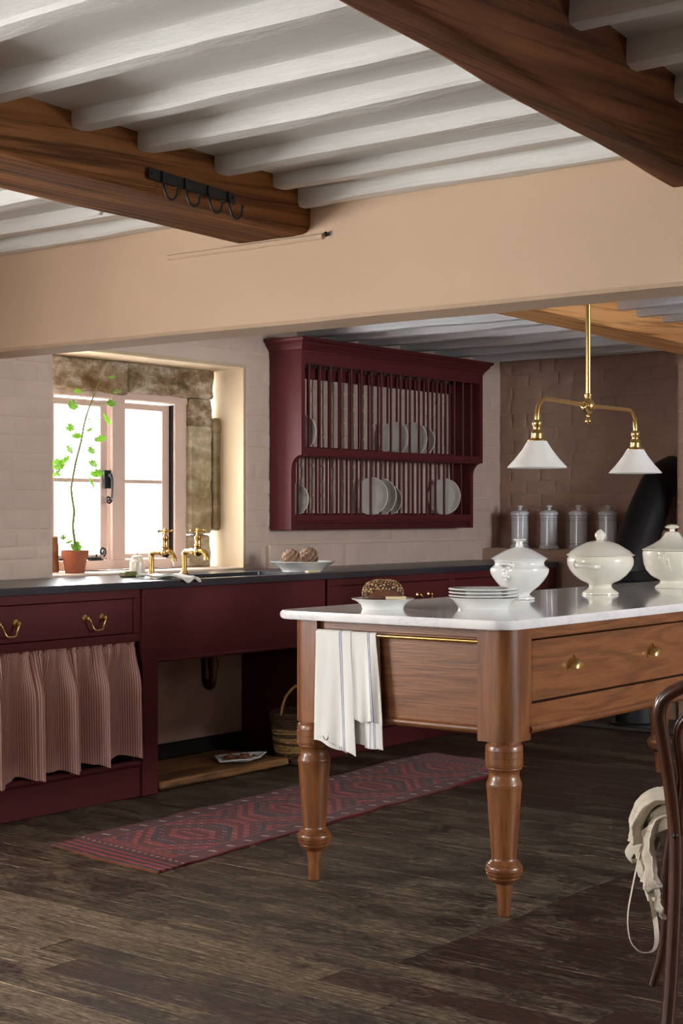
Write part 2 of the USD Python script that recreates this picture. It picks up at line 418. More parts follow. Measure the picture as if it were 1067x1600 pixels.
def floor_mat(name, worn, stain, gain=1.0):
    """Old stained boards: dark stain, worn through to grey-brown timber in gritty patches that follow the boards, with pits and pale scratches."""
    mat(name, {'g': ('geometry', {}), 'o': ('object_info', {}), 'off': ('vector_math', {'math_type': 'multiply_add', 'vector2': (3.0, 7.0, 5.0)}),
               'm': ('mapping', {'scale': (3.8, 7.0, 1.0)}), 'm2': ('mapping', {'scale': (6.0, 120.0, 1.0)}), 'm3': ('mapping', {'scale': (34.0, 70.0, 1.0)}), 'm4': ('mapping', {'scale': (1.6, 120.0, 1.0)}),
               'n': ('noise_texture', {'scale': 1.0, 'detail': 12.0, 'roughness': 0.74, 'distortion': 0.4}), 'f': ('noise_texture', {'scale': 1.0, 'detail': 5.0, 'roughness': 0.7}), 'sp': ('noise_texture', {'scale': 1.0, 'detail': 8.0, 'roughness': 0.8}), 'ln': ('noise_texture', {'scale': 1.0, 'detail': 3.0}),
               'a': ('mix_float', {'fac': 0.24}), 'a2': ('mix_float', {'fac': 0.42}), 'wear': ('rgb_ramp', {'ramp': [(0.455 - worn, (0, 0, 0)), (0.50 - worn, (0.45, 0.45, 0.45)), (0.55 - worn, (1, 1, 1))]}),
               'dk': ('rgb_ramp', {'ramp': [(0.32, tuple(c * 0.35 for c in stain)), (0.5, stain), (0.7, tuple(c * 1.7 for c in stain))]}),
               'lt': ('rgb_ramp', {'ramp': [(0.34, tuple(gain * c for c in srgb(74, 61, 48))), (0.5, tuple(gain * c for c in srgb(106, 90, 71))), (0.68, tuple(gain * c for c in srgb(144, 125, 100)))]}),
               'x': ('mix', {}), 'sc': ('rgb_ramp', {'ramp': [(0.66, (0, 0, 0)), (0.71, (0.8, 0.8, 0.8))]}), 'x2': ('mix', {'color2': srgb(156, 134, 104)}),
               'rr': ('map_range', {'from_min': 0.0, 'from_max': 1.0, 'to_min': 0.5, 'to_max': 0.8}), 'tn': ('map_range', {'from_min': 0.0, 'from_max': 1.0, 'to_min': 0.84, 'to_max': 1.1}), 'x3': ('mix', {'mix_type': 'multiply', 'fac': 1.0}), 'm5': ('mapping', {'scale': (26.0, 110.0, 1.0)}), 'gr': ('noise_texture', {'scale': 1.0, 'detail': 6.0, 'roughness': 0.75}), 'gc': ('rgb_ramp', {'ramp': [(0.36, (0.38, 0.38, 0.38)), (0.5, (0.95, 0.95, 0.95)), (0.64, (1.6, 1.6, 1.6))]}), 'x4': ('mix', {'mix_type': 'multiply', 'fac': 1.0}),
               'b': ('bump', {'strength': 0.5, 'distance': 0.003}), 'p': ('principled_bsdf', {'specular_ior_level': 0.32})},
        [('o.random', 'off.vector1'), ('g.position', 'off.vector3'), ('off.vector', 'm2.vector'), ('g.position', 'm.vector'), ('g.position', 'm3.vector'), ('off.vector', 'm4.vector'), ('m.vector', 'n.vector'), ('m2.vector', 'f.vector'), ('m3.vector', 'sp.vector'), ('m4.vector', 'ln.vector'),
         ('n.fac', 'a.a'), ('f.fac', 'a.b'), ('a.result', 'a2.a'), ('sp.fac', 'a2.b'), ('a2.result', 'wear.fac'), ('sp.fac', 'dk.fac'), ('f.fac', 'lt.fac'),
         ('wear.color', 'x.fac'), ('dk.color', 'x.color1'), ('lt.color', 'x.color2'), ('ln.fac', 'sc.fac'), ('sc.color', 'x2.fac'), ('x.color', 'x2.color1'), ('x2.color', 'x3.color1'), ('o.random', 'tn.value'), ('tn.result', 'x3.color2'), ('g.position', 'm5.vector'), ('m5.vector', 'gr.vector'), ('gr.fac', 'gc.fac'), ('x3.color', 'x4.color1'), ('gc.color', 'x4.color2'), ('x4.color', 'p.base_color'), ('wear.color', 'rr.value'), ('rr.result', 'p.roughness'), ('a2.result', 'b.height'), ('b.normal', 'p.normal')])


floor_mat('floor_stained', -0.045, srgb(54, 35, 28), 0.72)
floor_mat('floor_grey', 0.005, srgb(52, 39, 32), 0.8)
floor_mat('floor_worn', 0.04, srgb(50, 39, 31), 0.95)

# striped ticking: u runs across the cloth in metres
mat('ticking', {'u': ('texture_coordinate', {}), 's': ('separate_xyz', {}), 'k': ('math', {'math_type': 'multiply', 'value2': 1 / 0.0118}), 'fr': ('math', {'math_type': 'fraction'}),
                'r': ('rgb_ramp', {'ramp': [(0.0, srgb(206, 170, 160)), (0.48, srgb(206, 170, 160)), (0.54, srgb(128, 66, 70)), (0.70, srgb(128, 66, 70)), (0.76, srgb(200, 164, 154)), (0.84, srgb(186, 134, 130)), (0.92, srgb(206, 170, 160))]}),
                'g': ('geometry', {}), 'n': ('noise_texture', {'scale': 500.0, 'detail': 2.0}), 'b': ('bump', {'strength': 0.25, 'distance': 0.001}), 'p': ('principled_bsdf', {'roughness': 0.9, 'specular_ior_level': 0.1, 'sheen_weight': 0.1})},
    [('u.UV', 's.vector'), ('s.x', 'k.value1'), ('k.value', 'fr.value1'), ('fr.value', 'r.fac'), ('r.color', 'p.base_color'), ('g.position', 'n.vector'), ('n.fac', 'b.height'), ('b.normal', 'p.normal')])

# tea towel: white linen with a pair of thin blue lines near each long edge; u across in units of the width
L0, L1 = srgb(230, 230, 226), srgb(96, 112, 152)
mat('towel_linen', {'u': ('texture_coordinate', {}), 's': ('separate_xyz', {}), 'r': ('rgb_ramp', {'ramp': [(0, L0), (0.66, L0), (0.67, L1), (0.685, L1), (0.695, L0), (0.71, L0), (0.72, L1), (0.735, L1), (0.745, L0), (1, L0)]}),
                    'g': ('geometry', {}), 'n': ('noise_texture', {'scale': 420.0, 'detail': 3.0}), 'b': ('bump', {'strength': 0.3, 'distance': 0.001}), 'p': ('principled_bsdf', {'roughness': 0.9, 'specular_ior_level': 0.1, 'sheen_weight': 0.15})},
    [('u.UV', 's.vector'), ('s.x', 'r.fac'), ('r.color', 'p.base_color'), ('g.position', 'n.vector'), ('n.fac', 'b.height'), ('b.normal', 'p.normal')])

# woven rug: the dyes come from the mesh
mat('rug_wool', {'d': ('attribute', {'attribute': 'dye'}), 'g': ('geometry', {}), 'n': ('noise_texture', {'scale': 260.0, 'detail': 3.0}), 'nb': ('noise_texture', {'scale': 14.0, 'detail': 4.0}), 'r': ('rgb_ramp', {'ramp': [(0.3, (0.75, 0.75, 0.75)), (0.7, (1.15, 1.15, 1.15))]}), 'x': ('mix', {'mix_type': 'multiply', 'fac': 1.0}),
                 'b': ('bump', {'strength': 0.5, 'distance': 0.003}), 'p': ('principled_bsdf', {'roughness': 0.95, 'specular_ior_level': 0.08, 'sheen_weight': 0.1})},
    [('d.color', 'x.color1'), ('g.position', 'nb.vector'), ('nb.fac', 'r.fac'), ('r.color', 'x.color2'), ('x.color', 'p.base_color'), ('g.position', 'n.vector'), ('n.fac', 'b.height'), ('b.normal', 'p.normal')])

# window glass: clear, with a mirror sheen at a slant
mat('pane_glass', {'t': ('transparent_bsdf', {'color': (0.98, 0.99, 0.98)}), 'gl': ('glossy_bsdf', {'roughness': 0.02}), 'lw': ('layer_weight', {'blend': 0.5}), 'pw': ('math', {'math_type': 'power', 'value2': 4.0}), 'fr': ('math', {'math_type': 'multiply_add', 'value2': 0.5, 'value3': 0.02}), 'm': ('mix_closure', {})},
    [('lw.facing', 'pw.value1'), ('pw.value', 'fr.value1'), ('fr.value', 'm.fac'), ('t.BSDF', 'm.closure1'), ('gl.BSDF', 'm.closure2')], surface='m.closure')

# leaves let light through
mat('leaf_green', {'d': ('principled_bsdf', {'base_color': srgb(112, 146, 74), 'roughness': 0.5}), 't': ('translucent_bsdf', {'color': srgb(158, 196, 92)}), 'm': ('mix_closure', {'fac': 0.55})},
    [('d.BSDF', 'm.closure1'), ('t.BSDF', 'm.closure2')], surface='m.closure')

# ================================================================ THE ROOM
rng = np.random.default_rng(7)
X1, Y0, YF = 8.2, -2.6, 8.53           # the far side, the near side and the far wall

# ---- floor: boards run from the sink wall into the room
fl = setting('floor', 'old dark-stained floorboards, worn grey and scratched')
part(fl, 'subfloor', plain(-0.35, X1 + 0.3, Y0 - 0.3, 9.0, -0.14, -0.022), 'dark_gap', False)
part(fl, 'floor_field', plain(-0.3, X1, Y0, 1.62, -0.03, 0.0), 'floor_stained', False)
y = 1.62
SEAM = 2.9
while y < 8.5:
    w = rng.choice([0.105, 0.118, 0.128, 0.14]); w = min(w, 8.52 - y)
    if w < 0.03:
        break
    cuts = [-0.02 + rng.uniform(0, 0.5) - 0.4]
    seam = 3.3 < y < 6.2
    while cuts[-1] < 5.6:
        cuts.append(cuts[-1] + rng.uniform(1.1, 2.3))
    if seam:                                           # one straight line of butt joints along the table
        cuts = [c for c in cuts if abs(c - SEAM) > 0.45] + [SEAM]; cuts.sort()
    for a, b in zip(cuts[:-1], cuts[1:]):
        mid = (a + b) / 2
        g = 0.0007 + rng.uniform(0, 0.0010)
        near = y + 0.35 * (mid - 1.0) * 0
        kind = 'floor_stained' if (mid > 2.95 or y > 5.4) else ('floor_worn' if (y < 3.2 and mid < 2.5) else 'floor_grey')
        if rng.random() < 0.10:
            kind = 'floor_grey'
        z = rng.uniform(-0.0022, 0.0006)
        part(fl, 'plank', box(max(a + 0.001, -0.02), min(b - 0.001, 6.2), y + g, y + w - g, -0.022, z, 0.0009), kind, False)
    y += w
part(fl, 'floor_field', plain(6.2, X1, 1.62, 8.53, -0.03, 0.0), 'floor_stained', False)


def bricks(parent, frame, u0, u1, z0, z1, mat_, L=0.235, H=0.083, gap=0.009, proud=0.005, amp=0.004, seed=0, holes=(), name='brick', nu=6, nz=4):
    """Courses of single painted bricks on a wall. frame(u, z, d) gives the world point d in front of the wall."""
    r = np.random.default_rng(seed); k = 0; z = z0
    while z < z1 - 0.012:
        zt = min(z + H * r.uniform(0.94, 1.06), z1); u = u0 - (k % 2) * L * 0.5 - r.uniform(0, 0.03)
        while u < u1 - 0.012:
            ln = L * r.choice([1.0, 1.0, 0.97, 1.04, 0.5]); spans = [(max(u, u0), min(u + ln, u1))]
            for (ha, hb, hz0, hz1) in holes:
                if zt > hz0 + 0.01 and z < hz1 - 0.01:
                    spans = [s for (a, b) in spans for s in ((a, min(b, ha)), (max(a, hb), b))]
            for a, b in spans:
                if b - a > 0.02 and zt - z > 0.02:
                    us = np.concatenate([[a + gap / 2], np.linspace(a + gap / 2 + 0.007, b - gap / 2 - 0.007, nu - 2), [b - gap / 2]])
                    zs = np.concatenate([[z + gap / 2], np.linspace(z + gap / 2 + 0.006, zt - gap / 2 - 0.006, nz - 2), [zt - gap / 2]])
                    U, Z = np.meshgrid(us, zs, indexing='ij')
                    d = proud * r.uniform(0.75, 1.3) + (meshkit.fbm(np.stack([U * 22, Z * 22, 0 * U + seed], -1), 3, seed) - 0.5) * 2 * amp
                    d[[0, -1], :] = -0.002; d[:, [0, -1]] = -0.002
                    jit = (meshkit.noise(np.stack([U * 30, Z * 30, 0 * U], -1), seed + 3) - 0.5) * 0.006
                    P = frame(U + jit, Z + jit * 0.6, d).reshape(-1, 3); n_, m_ = U.shape
                    i = np.arange(n_ * m_).reshape(n_, m_)
                    q = np.stack([i[:-1, :-1].ravel(), i[1:, :-1].ravel(), i[1:, 1:].ravel(), i[:-1, 1:].ravel()], 1)
                    part(parent, name, (P, q), mat_, True)
            u += ln
        z = zt; k += 1


# ---- the sink wall (left), 0.35 m thick, with the deep window recess
wl = setting('wall_left', 'thick sink wall of dusty pink painted brick with a deep window recess')
WY0, WY1, WZ0, WZ1 = 4.742, 6.045, 0.92, 1.962
for b in (plain(-0.35, 0, Y0 - 0.3, 0.5, 0, 2.6), plain(-0.35, 0, 0.5, 2.0, 0, 0.85), plain(-0.35, 0, 0.5, 2.0, 1.9, 2.6), plain(-0.35, 0, 2.0, WY0, 0, 2.6),
          plain(-0.35, 0, WY0, WY1 + 0.12, 0, WZ0 - 0.061), plain(-0.35, 0, WY0, WY1 + 0.12, WZ1, 2.6), plain(-0.35, 0, WY1 + 0.12, 9.0, 0, 2.6)):
    part(wl, 'plaster', b, 'pink_plaster', False)
sillm = rough(box(-0.34, 0.004, WY0 - 0.001, 6.12, 0.86, WZ0, 0.006), 0.003, 9, 3, sub=0.08)
part(wl, 'sill', sillm, 'pink_plaster', 40)
# splayed cream reveal on the far side and over the recess
def slab(quad, d):
    q = np.array(quad, float); n = np.cross(q[1] - q[0], q[2] - q[0]); n /= np.linalg.norm(n)
    return trimesh.PointCloud(np.vstack([q, q + n * d])).convex_hull
part(wl, 'reveal', rough(prism([(-0.002, WY1 - 0.002), (-0.30, 6.135), (-0.349, 6.138), (-0.349, 6.166), (-0.006, 6.166), (-0.006, WY1 + 0.016)], WZ1 - 0.86, 'z', 0.87), 0.003, 8, 5, sub=0.07), 'cream_plaster', 50)
part(wl, 'plaster', plain(-0.005, 0.0, WY1 + 0.012, WY1 + 0.122, 0.86, WZ1), 'pink_plaster', False)
part(wl, 'reveal', rough(box(-0.34, 0.001, WY0, 6.14, WZ1 - 0.012, WZ1 + 0.012, 0.006), 0.003, 8, 6, sub=0.07), 'cream_plaster', 50)
# old stone lintel and jamb left bare around the frame
stones = [(-0.36, -0.235, 4.90, 5.452, 1.792, 1.953, 1), (-0.36, -0.240, 5.456, 6.085, 1.802, 1.958, 2), (-0.36, -0.245, 5.90, 6.075, 1.66, 1.806, 3), (-0.36, -0.242, 5.898, 6.068, 1.09, 1.665, 4), (-0.36, -0.246, 5.898, 6.066, 0.915, 1.086, 5), (-0.36, -0.225, 6.072, 6.142, 1.105, 1.70, 6)]
for (a, b, c, d, e, f, s) in stones:
    part(wl, 'stone', rough(box(a, b, c, d, e, f, 0.012), 0.014, 11, s, sub=0.026), 'old_stone' if s <= 3 else 'pale_stone', 60)
fr_left = lambda u, z, d: np.stack([d, u, z], -1)
rack_hole = (6.27, 7.94, 2.02, 2.4)
bricks(wl, fr_left, 4.30, 8.50, 1.045, 2.24, 'pink_brick', seed=3, holes=[(WY0 - 0.01, WY1 + 0.012, 0.8, WZ1 + 0.02)], proud=0.005)
bricks(wl, fr_left, 4.30, WY0, 0.905, 1.045, 'pink_brick', seed=5)
# a thicker course below the plate rack, ending short of the far corner
part(wl, 'ledge', rough(box(-0.01, 0.028, 6.215, 8.33, 0.86, 1.034, 0.007), 0.003, 14, 8, sub=0.05), 'pink_plaster', 50)
bricks(wl, lambda u, z, d: np.stack([0.026 + d, u, z], -1), 6.22, 8.325, 0.905, 1.036, 'pink_brick', L=0.26, H=0.13, seed=9, proud=0.005, gap=0.005)

# ---- the far wall, the chimney breast and the shelf of thicker wall
wf = setting('wall_far', 'rough pink painted brick wall, shade coloured in brown, behind the jars and stove pipe')
part(wf, 'plaster', plain(-0.3, X1, YF, YF + 0.3, 0, 2.6), 'shaded_pink_brick', False)
part(wf, 'ledge', rough(box(0.0, 1.30, 8.27, YF + 0.02, 0.0, 0.981, 0.012), 0.005, 9, 11, sub=0.07), 'shaded_pink_brick', 50)
bricks(wf, lambda u, z, d: np.stack([u, YF - d, z], -1), 0.0, 1.40, 0.98, 2.24, 'shaded_pink_brick', L=0.215, H=0.086, seed=12, proud=0.004, amp=0.010, gap=0.003, nu=8, nz=5)
part(wf, 'chimney_breast', rough(box(1.392, 3.4, 8.19, YF + 0.05, 0.0, 2.3, 0.012), 0.004, 8, 13, sub=0.09), 'shaded_pink_brick', 50)
part(wf, 'chimney_base', rough(box(1.285, 3.4, 8.20, 8.45, 0.0, 1.10, 0.015), 0.005, 8, 14, sub=0.09), 'shaded_pink_brick', 50)
bricks(wf, lambda u, z, d: np.stack([u, 8.19 - d, z], -1), 1.40, 1.95, 1.10, 2.2, 'shaded_pink_brick', seed=15, proud=0.005)

# ---- the other walls, out of the picture, with the openings that light the room
wr = setting('wall_right', 'plain plastered wall with a high window')
for b in (plain(X1, X1 + 0.3, Y0 - 0.3, 4.45, 0, 2.6), plain(X1, X1 + 0.3, 6.05, 9.0, 0, 2.6), plain(X1, X1 + 0.3, 4.45, 6.05, 2.16, 2.6), plain(X1, X1 + 0.3, 4.45, 6.05, 0, 1.2)):
    part(wr, 'plaster', b, 'pink_plaster', False)
wb = setting('wall_near', 'plain plastered wall with a window, behind the viewer')
for b in (plain(-0.3, 0.8, Y0 - 0.3, Y0, 0, 2.6), plain(2.4, X1, Y0 - 0.3, Y0, 0, 2.6), plain(0.8, 2.4, Y0 - 0.3, Y0, 0, 0.9), plain(0.8, 2.4, Y0 - 0.3, Y0, 2.1, 2.6)):
    part(wb, 'plaster', b, 'pink_plaster', False)

# ---- ceiling with its joists
ce = setting('ceiling', 'white painted ceiling boards between exposed joists')
part(ce, 'ceiling_board', plain(-0.3, 3.46, Y0 - 0.2, 4.3, 2.330, 2.6), 'white_paint', False)
part(ce, 'ceiling_board', plain(3.46, X1 + 0.2, Y0 - 0.2, 4.3, 2.375, 2.6), 'white_paint', False)
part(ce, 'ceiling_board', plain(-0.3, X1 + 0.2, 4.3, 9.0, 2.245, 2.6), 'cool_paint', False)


def joist(x0, x1, yc, w, zb, zt, seed, m='joist_paint'):
    n = max(8, int((x1 - x0) / 0.07)); r = np.random.default_rng(seed)
    prof = [(-w / 2, zt), (-w / 2, zb + 0.012), (-w / 2 + 0.008, zb + 0.002), (0.0, zb), (w / 2 - 0.01, zb + 0.003), (w / 2, zb + 0.014), (w / 2, zt)]
    xs = np.linspace(x0, x1, n); P = np.array([[(x, yc + a, b) for a, b in prof] for x in xs])
    P[..., 1] += (meshkit.fbm(np.stack([P[..., 0] * 1.5, P[..., 2] * 9, 0 * P[..., 0] + seed], -1), 3, seed) - 0.5) * 0.02
    P[..., 2] += np.where(P[..., 2] < zb + 0.03, (meshkit.fbm(np.stack([P[..., 0] * 2.5, P[..., 1] * 9, 0 * P[..., 0] + seed], -1), 3, seed + 1) - 0.5) * 0.016, 0)
    k = len(prof); i = np.arange(n * k).reshape(n, k)
    q = np.stack([i[:-1, :-1].ravel(), i[1:, :-1].ravel(), i[1:, 1:].ravel(), i[:-1, 1:].ravel()], 1)
    tri = np.vstack([q[:, [0, 1, 2]], q[:, [0, 2, 3]]] + [[[i[0, 0], i[0, j + 1], i[0, j]] for j in range(1, k - 1)], [[i[-1, 0], i[-1, j], i[-1, j + 1]] for j in range(1, k - 1)]])
    me = trimesh.Trimesh(P.reshape(-1, 3), tri, process=False); me.fix_normals()
    part(ce, 'joist', me, m, 30)


mid_y = [0.45, 0.83, 1.2, 1.56, 1.92, 2.29, 2.65, 3.03, 3.31, 3.68, 3.995]
for k, yc in enumerate(mid_y):
    joist(1.80, 3.44, yc, 0.085, 2.278 + 0.006 * math.sin(k * 2.1), 2.40, 20 + k)
for k, yc in enumerate([1.1, 1.5, 1.92, 2.3, 2.75, 3.15, 3.515, 3.89]):
    joist(3.46, 7.0, yc, 0.085, 2.312, 2.40, 40 + k)
for k, yc in enumerate([1.9, 2.3, 2.7, 3.1, 3.62, 3.98]):
    joist(-0.1, 1.80, yc, 0.09, 2.276, 2.40, 60 + k)
joist(-0.1, 7.0, 4.135, 0.075, 2.249, 2.40, 77)       # batten against the downstand
part(ce, 'joint_strip', box(1.155, 1.172, 3.925, 3.94, 2.285, 2.335, 0.004), 'joist_paint', 30)
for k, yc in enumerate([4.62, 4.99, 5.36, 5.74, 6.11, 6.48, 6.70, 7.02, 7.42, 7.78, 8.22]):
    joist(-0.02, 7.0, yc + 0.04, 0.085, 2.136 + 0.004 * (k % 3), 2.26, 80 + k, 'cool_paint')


# ---- the plastered downstand that crosses the room
def grid_box(x0, x1, y0, y1, z0, z1, s, amp, scale, seed, b=0.012):
    return rough(box(x0, x1, y0, y1, z0, z1, b), amp, scale, seed, sub=s)


dn = setting('wall_downstand', 'peach plastered downstand crossing the room under the ceiling')
part(dn, 'plaster', grid_box(-0.05, 7.0, 4.170, 4.385, 1.861, 2.50, 0.09, 0.004, 3.0, 31), 'peach_plaster', 40)
part(dn, 'plaster_ledge', rough(box(1.28, 2.02, 4.158, 4.18, 2.138, 2.158, 0.005), 0.003, 14, 4, sub=0.03), 'peach_plaster', 50)
part(dn, 'nail', ball((2.035, 4.158, 2.152), 0.009, 1), 'black_iron', True)


# ---- the brown ceiling beams
def beam(name, label, path, prof, m, seed, amp=0.010, step=0.06):
    """A hewn beam: the profile (x, z) swept along y with the left edge following path [(y, x, z)]."""
    path = np.array(path); ys = np.arange(path[0, 0], path[-1, 0] + 1e-6, step)
    px, pz = np.interp(ys, path[:, 0], path[:, 1]), np.interp(ys, path[:, 0], path[:, 2])
    dense = []
    for a, b in zip(prof[:-1], prof[1:]):
        k = max(1, int(math.dist(a, b) / 0.03)); dense += [tuple(np.array(a) + (np.array(b) - np.array(a)) * t / k) for t in range(k)]
    dense.append(prof[-1]); k = len(dense)
    P = np.array([[(x + a, y_, z + b) for a, b in dense] for x, y_, z in zip(px, ys, pz)])
    for ax in (0, 2):
        P[..., ax] += (meshkit.fbm(P * np.array([9, 2.2, 9]) + 5 * ax, 4, seed + ax) - 0.5) * 2 * amp
    n = len(ys); i = np.arange(n * k).reshape(n, k)
    q = np.stack([i[:-1, :-1].ravel(), i[1:, :-1].ravel(), i[1:, 1:].ravel(), i[:-1, 1:].ravel()], 1)
    tri = np.vstack([q[:, [0, 1, 2]], q[:, [0, 2, 3]], [[i[0, 0], i[0, j], i[0, j + 1]] for j in range(1, k - 1)], [[i[-1, 0], i[-1, j + 1], i[-1, j]] for j in range(1, k - 1)]])
    me = trimesh.Trimesh(P.reshape(-1, 3), tri, process=False)
    if me.volume < 0:
        me.invert()
    p = free('/World', name)
    v, f, nn = meshkit.arrays(me, 40)
    o = usdkit.mesh(stage, p, (v, f), M[m], smooth=False)
    o.CreateNormalsAttr(Vt.Vec3fArray.FromNumpy(nn.astype(np.float32))); o.SetNormalsInterpolation('vertex')
    data(o.GetPrim(), label=label, kind='structure')
    return p


beam('ceiling_beam', 'old brown oak ceiling beam with the iron hook rail', [(0.4, 1.93, 2.16), (3.03, 1.695, 2.16), (4.14, 1.601, 2.163), (4.20, 1.598, 2.163)],
     [(0.0, 0.26), (0.0, 0.03), (0.012, 0.006), (0.03, 0.0), (0.19, 0.0), (0.325, 0.003), (0.343, 0.010), (0.353, 0.028), (0.356, 0.26)], 'beam_brown', 3, 0.007)
beam('ceiling_beam', 'reddish brown ceiling beam crossing the upper right of the room', [(0.6, 3.735, 2.16), (2.285, 3.528, 2.16), (3.786, 3.338, 2.158), (4.20, 3.294, 2.15)],
     [(0.0, 0.26), (0.0, 0.025), (0.008, 0.005), (0.02, 0.0), (0.115, 0.0), (0.128, 0.008), (0.14, 0.03), (0.15, 0.26)], 'beam_red', 5, 0.007)
beam('ceiling_beam', 'pale orange-brown beam behind the downstand, above the brass lamp', [(4.30, 1.865, 2.05), (5.64, 1.767, 2.05), (7.75, 1.617, 2.05), (8.55, 1.56, 2.05)],
     [(0.0, 0.26), (0.0, 0.03), (0.012, 0.006), (0.03, 0.0), (0.18, 0.0), (0.205, 0.01), (0.212, 0.03), (0.215, 0.26)], 'beam_pale', 8, 0.008)

# ================================================================ THE SINK WINDOW
w1 = setting('window_1', 'pink-framed casement window over the sink')
FX0, FX1 = -0.335, -0.27            # frame depth
SX0, SX1 = -0.325, -0.285           # sashes
for n_, b in (('jamb', (4.93, 4.995, 0.93, 1.80)), ('jamb', (5.812, 5.903, 0.93, 1.812)), ('mullion', (5.36, 5.452, 0.96, 1.79)), ('head', (4.925, 5.906, 1.764, 1.814)), ('frame_sill', (4.925, 5.906, 0.924, 0.970))):
    part(w1, n_, box(FX0 - (0.004 if n_ in ('head', 'frame_sill') else 0), FX1 + (0.010 if n_ == 'mullion' else 0.02 if n_ == 'frame_sill' else 0.004 if n_ == 'head' else 0.0), *b, 0.004), 'pink_paint', 30)
for (a, b, nm) in ((4.996, 5.352, 'L'), (5.456, 5.800, 'R')):
    st = 0.012 if nm == 'L' else 0.004
    sx = SX1 if nm == 'L' else SX1 - 0.012
    g0, g1 = (a + 0.01, 5.304) if nm == 'L' else (a + 0.002, 5.746)
    f = part(w1, 'sash', join(box(SX0, sx, a, g0, 0.972, 1.755, 0.003), box(SX0, sx, g1, b, 0.972, 1.755, 0.003), box(SX0 + 0.001, sx - 0.001, g0 - 0.001, g1 + 0.001, 1.722, 1.754, 0.003), box(SX0 + 0.001, sx - 0.001, g0 - 0.001, g1 + 0.001, 0.973, 0.998, 0.003)), 'pink_paint', 30)
    part(f, 'glazing_bar', box(SX0 + 0.006, sx - 0.004, g0 - 0.002, g1 + 0.002, 1.350, 1.370, 0.003), 'pink_paint', 30)
    for z0, z1 in ((0.996, 1.352), (1.368, 1.724)):
        part(f, 'pane', plain(SX0 + 0.012, SX0 + 0.016, g0 - 0.004, g1 + 0.004, z0, z1), 'pane_glass', False)
part(w1, 'gasket', plain(FX0 + 0.005, FX1 - 0.012, 5.801, 5.811, 0.972, 1.757), 'stove_black', False)  # black strip added as the shade in the open gap beside the sash


def scroll(c, r0, turns, up, side, r, n=26, start=0.0):
    """A flat spiral in the plane of the unit vectors side and up, from outside to its eye."""
    t = np.linspace(0, 1, n); a = start + t * turns * 2 * math.pi; q = r0 * (1 - 0.82 * t)
    return np.array(c) + np.outer(q * np.cos(a), side) + np.outer(q * np.sin(a), up)


hl = part(w1, 'latch', join(box(-0.284, -0.268, 5.318, 5.366, 1.322, 1.412, 0.003), ball((-0.262, 5.345, 1.385), 0.011, 2), tube(curve([(-0.258, 5.345, 1.392), (-0.246, 5.347, 1.36), (-0.25, 5.350, 1.31), (-0.25, 5.347, 1.272)], 6), [0.009, 0.006, 0.005, 0.005], 8),
                                tube(scroll((-0.25, 5.327, 1.268), 0.021, 1.35, np.array([0, 0, -1.0]), np.array([0, 1.0, 0]), 0.004), 0.0048, 8)), 'black_iron', 40, label='black wrought iron window latch with a curled tail')
part(w1, 'stay', join(box(-0.268, -0.258, 5.02, 5.29, 0.976, 0.986, 0.003), box(-0.285, -0.255, 5.22, 5.30, 0.970, 0.977, 0.002), rod((-0.268, 5.262, 0.972), (-0.268, 5.262, 1.0), 0.005),
                      tube(scroll((-0.262, 5.297, 1.012), 0.024, 1.4, np.array([0, 0, 1.0]), np.array([0, 1.0, 0]), 0.004, start=-1.2), 0.0045, 8)), 'black_iron', 40, label='black wrought iron window stay with a curled end')
part(w1, 'fastener', join(box(-0.27, -0.258, 5.735, 5.80, 0.968, 0.992, 0.003), rod((-0.252, 5.77, 0.985), (-0.246, 5.775, 0.935), 0.009), ball((-0.245, 5.776, 0.928), 0.011, 1)), 'chrome', 40, label='chrome window fastener')

# the other windows, out of the picture: plain frames in the openings that let daylight in
w2 = setting('window_2', 'side window nearer the viewer')
part(w2, 'frame', join(box(-0.3, -0.22, 0.50, 0.55, 0.85, 1.9, 0.004), box(-0.3, -0.22, 1.95, 2.0, 0.85, 1.9, 0.004), box(-0.3, -0.22, 0.55, 1.95, 1.86, 1.9, 0.004), box(-0.3, -0.22, 0.55, 1.95, 0.85, 0.89, 0.004), box(-0.29, -0.23, 1.235, 1.265, 0.89, 1.86, 0.003)), 'pink_paint', 30)
w3 = setting('window_3', 'window behind the viewer')
part(w3, 'frame', join(box(0.8, 0.85, -2.8, -2.7, 0.9, 2.1, 0.004), box(2.35, 2.4, -2.8, -2.7, 0.9, 2.1, 0.004), box(0.85, 2.35, -2.8, -2.7, 0.9, 0.95, 0.004), box(0.85, 2.35, -2.8, -2.7, 2.05, 2.1, 0.004), box(1.58, 1.62, -2.79, -2.71, 0.95, 2.05, 0.003)), 'pink_paint', 30)
w4 = setting('window_4', 'high window in the right wall')
part(w4, 'frame', join(box(8.3, 8.36, 4.45, 4.50, 1.2, 2.16, 0.004), box(8.3, 8.36, 6.00, 6.05, 1.2, 2.16, 0.004), box(8.3, 8.36, 4.50, 6.00, 2.11, 2.16, 0.004), box(8.3, 8.36, 4.50, 6.00, 1.2, 1.25, 0.004)), 'pink_paint', 30)

# ================================================================ CABINETS ALONG THE SINK WALL
CF = 0.61                                               # cabinet front
KNOB_Z = 0.77


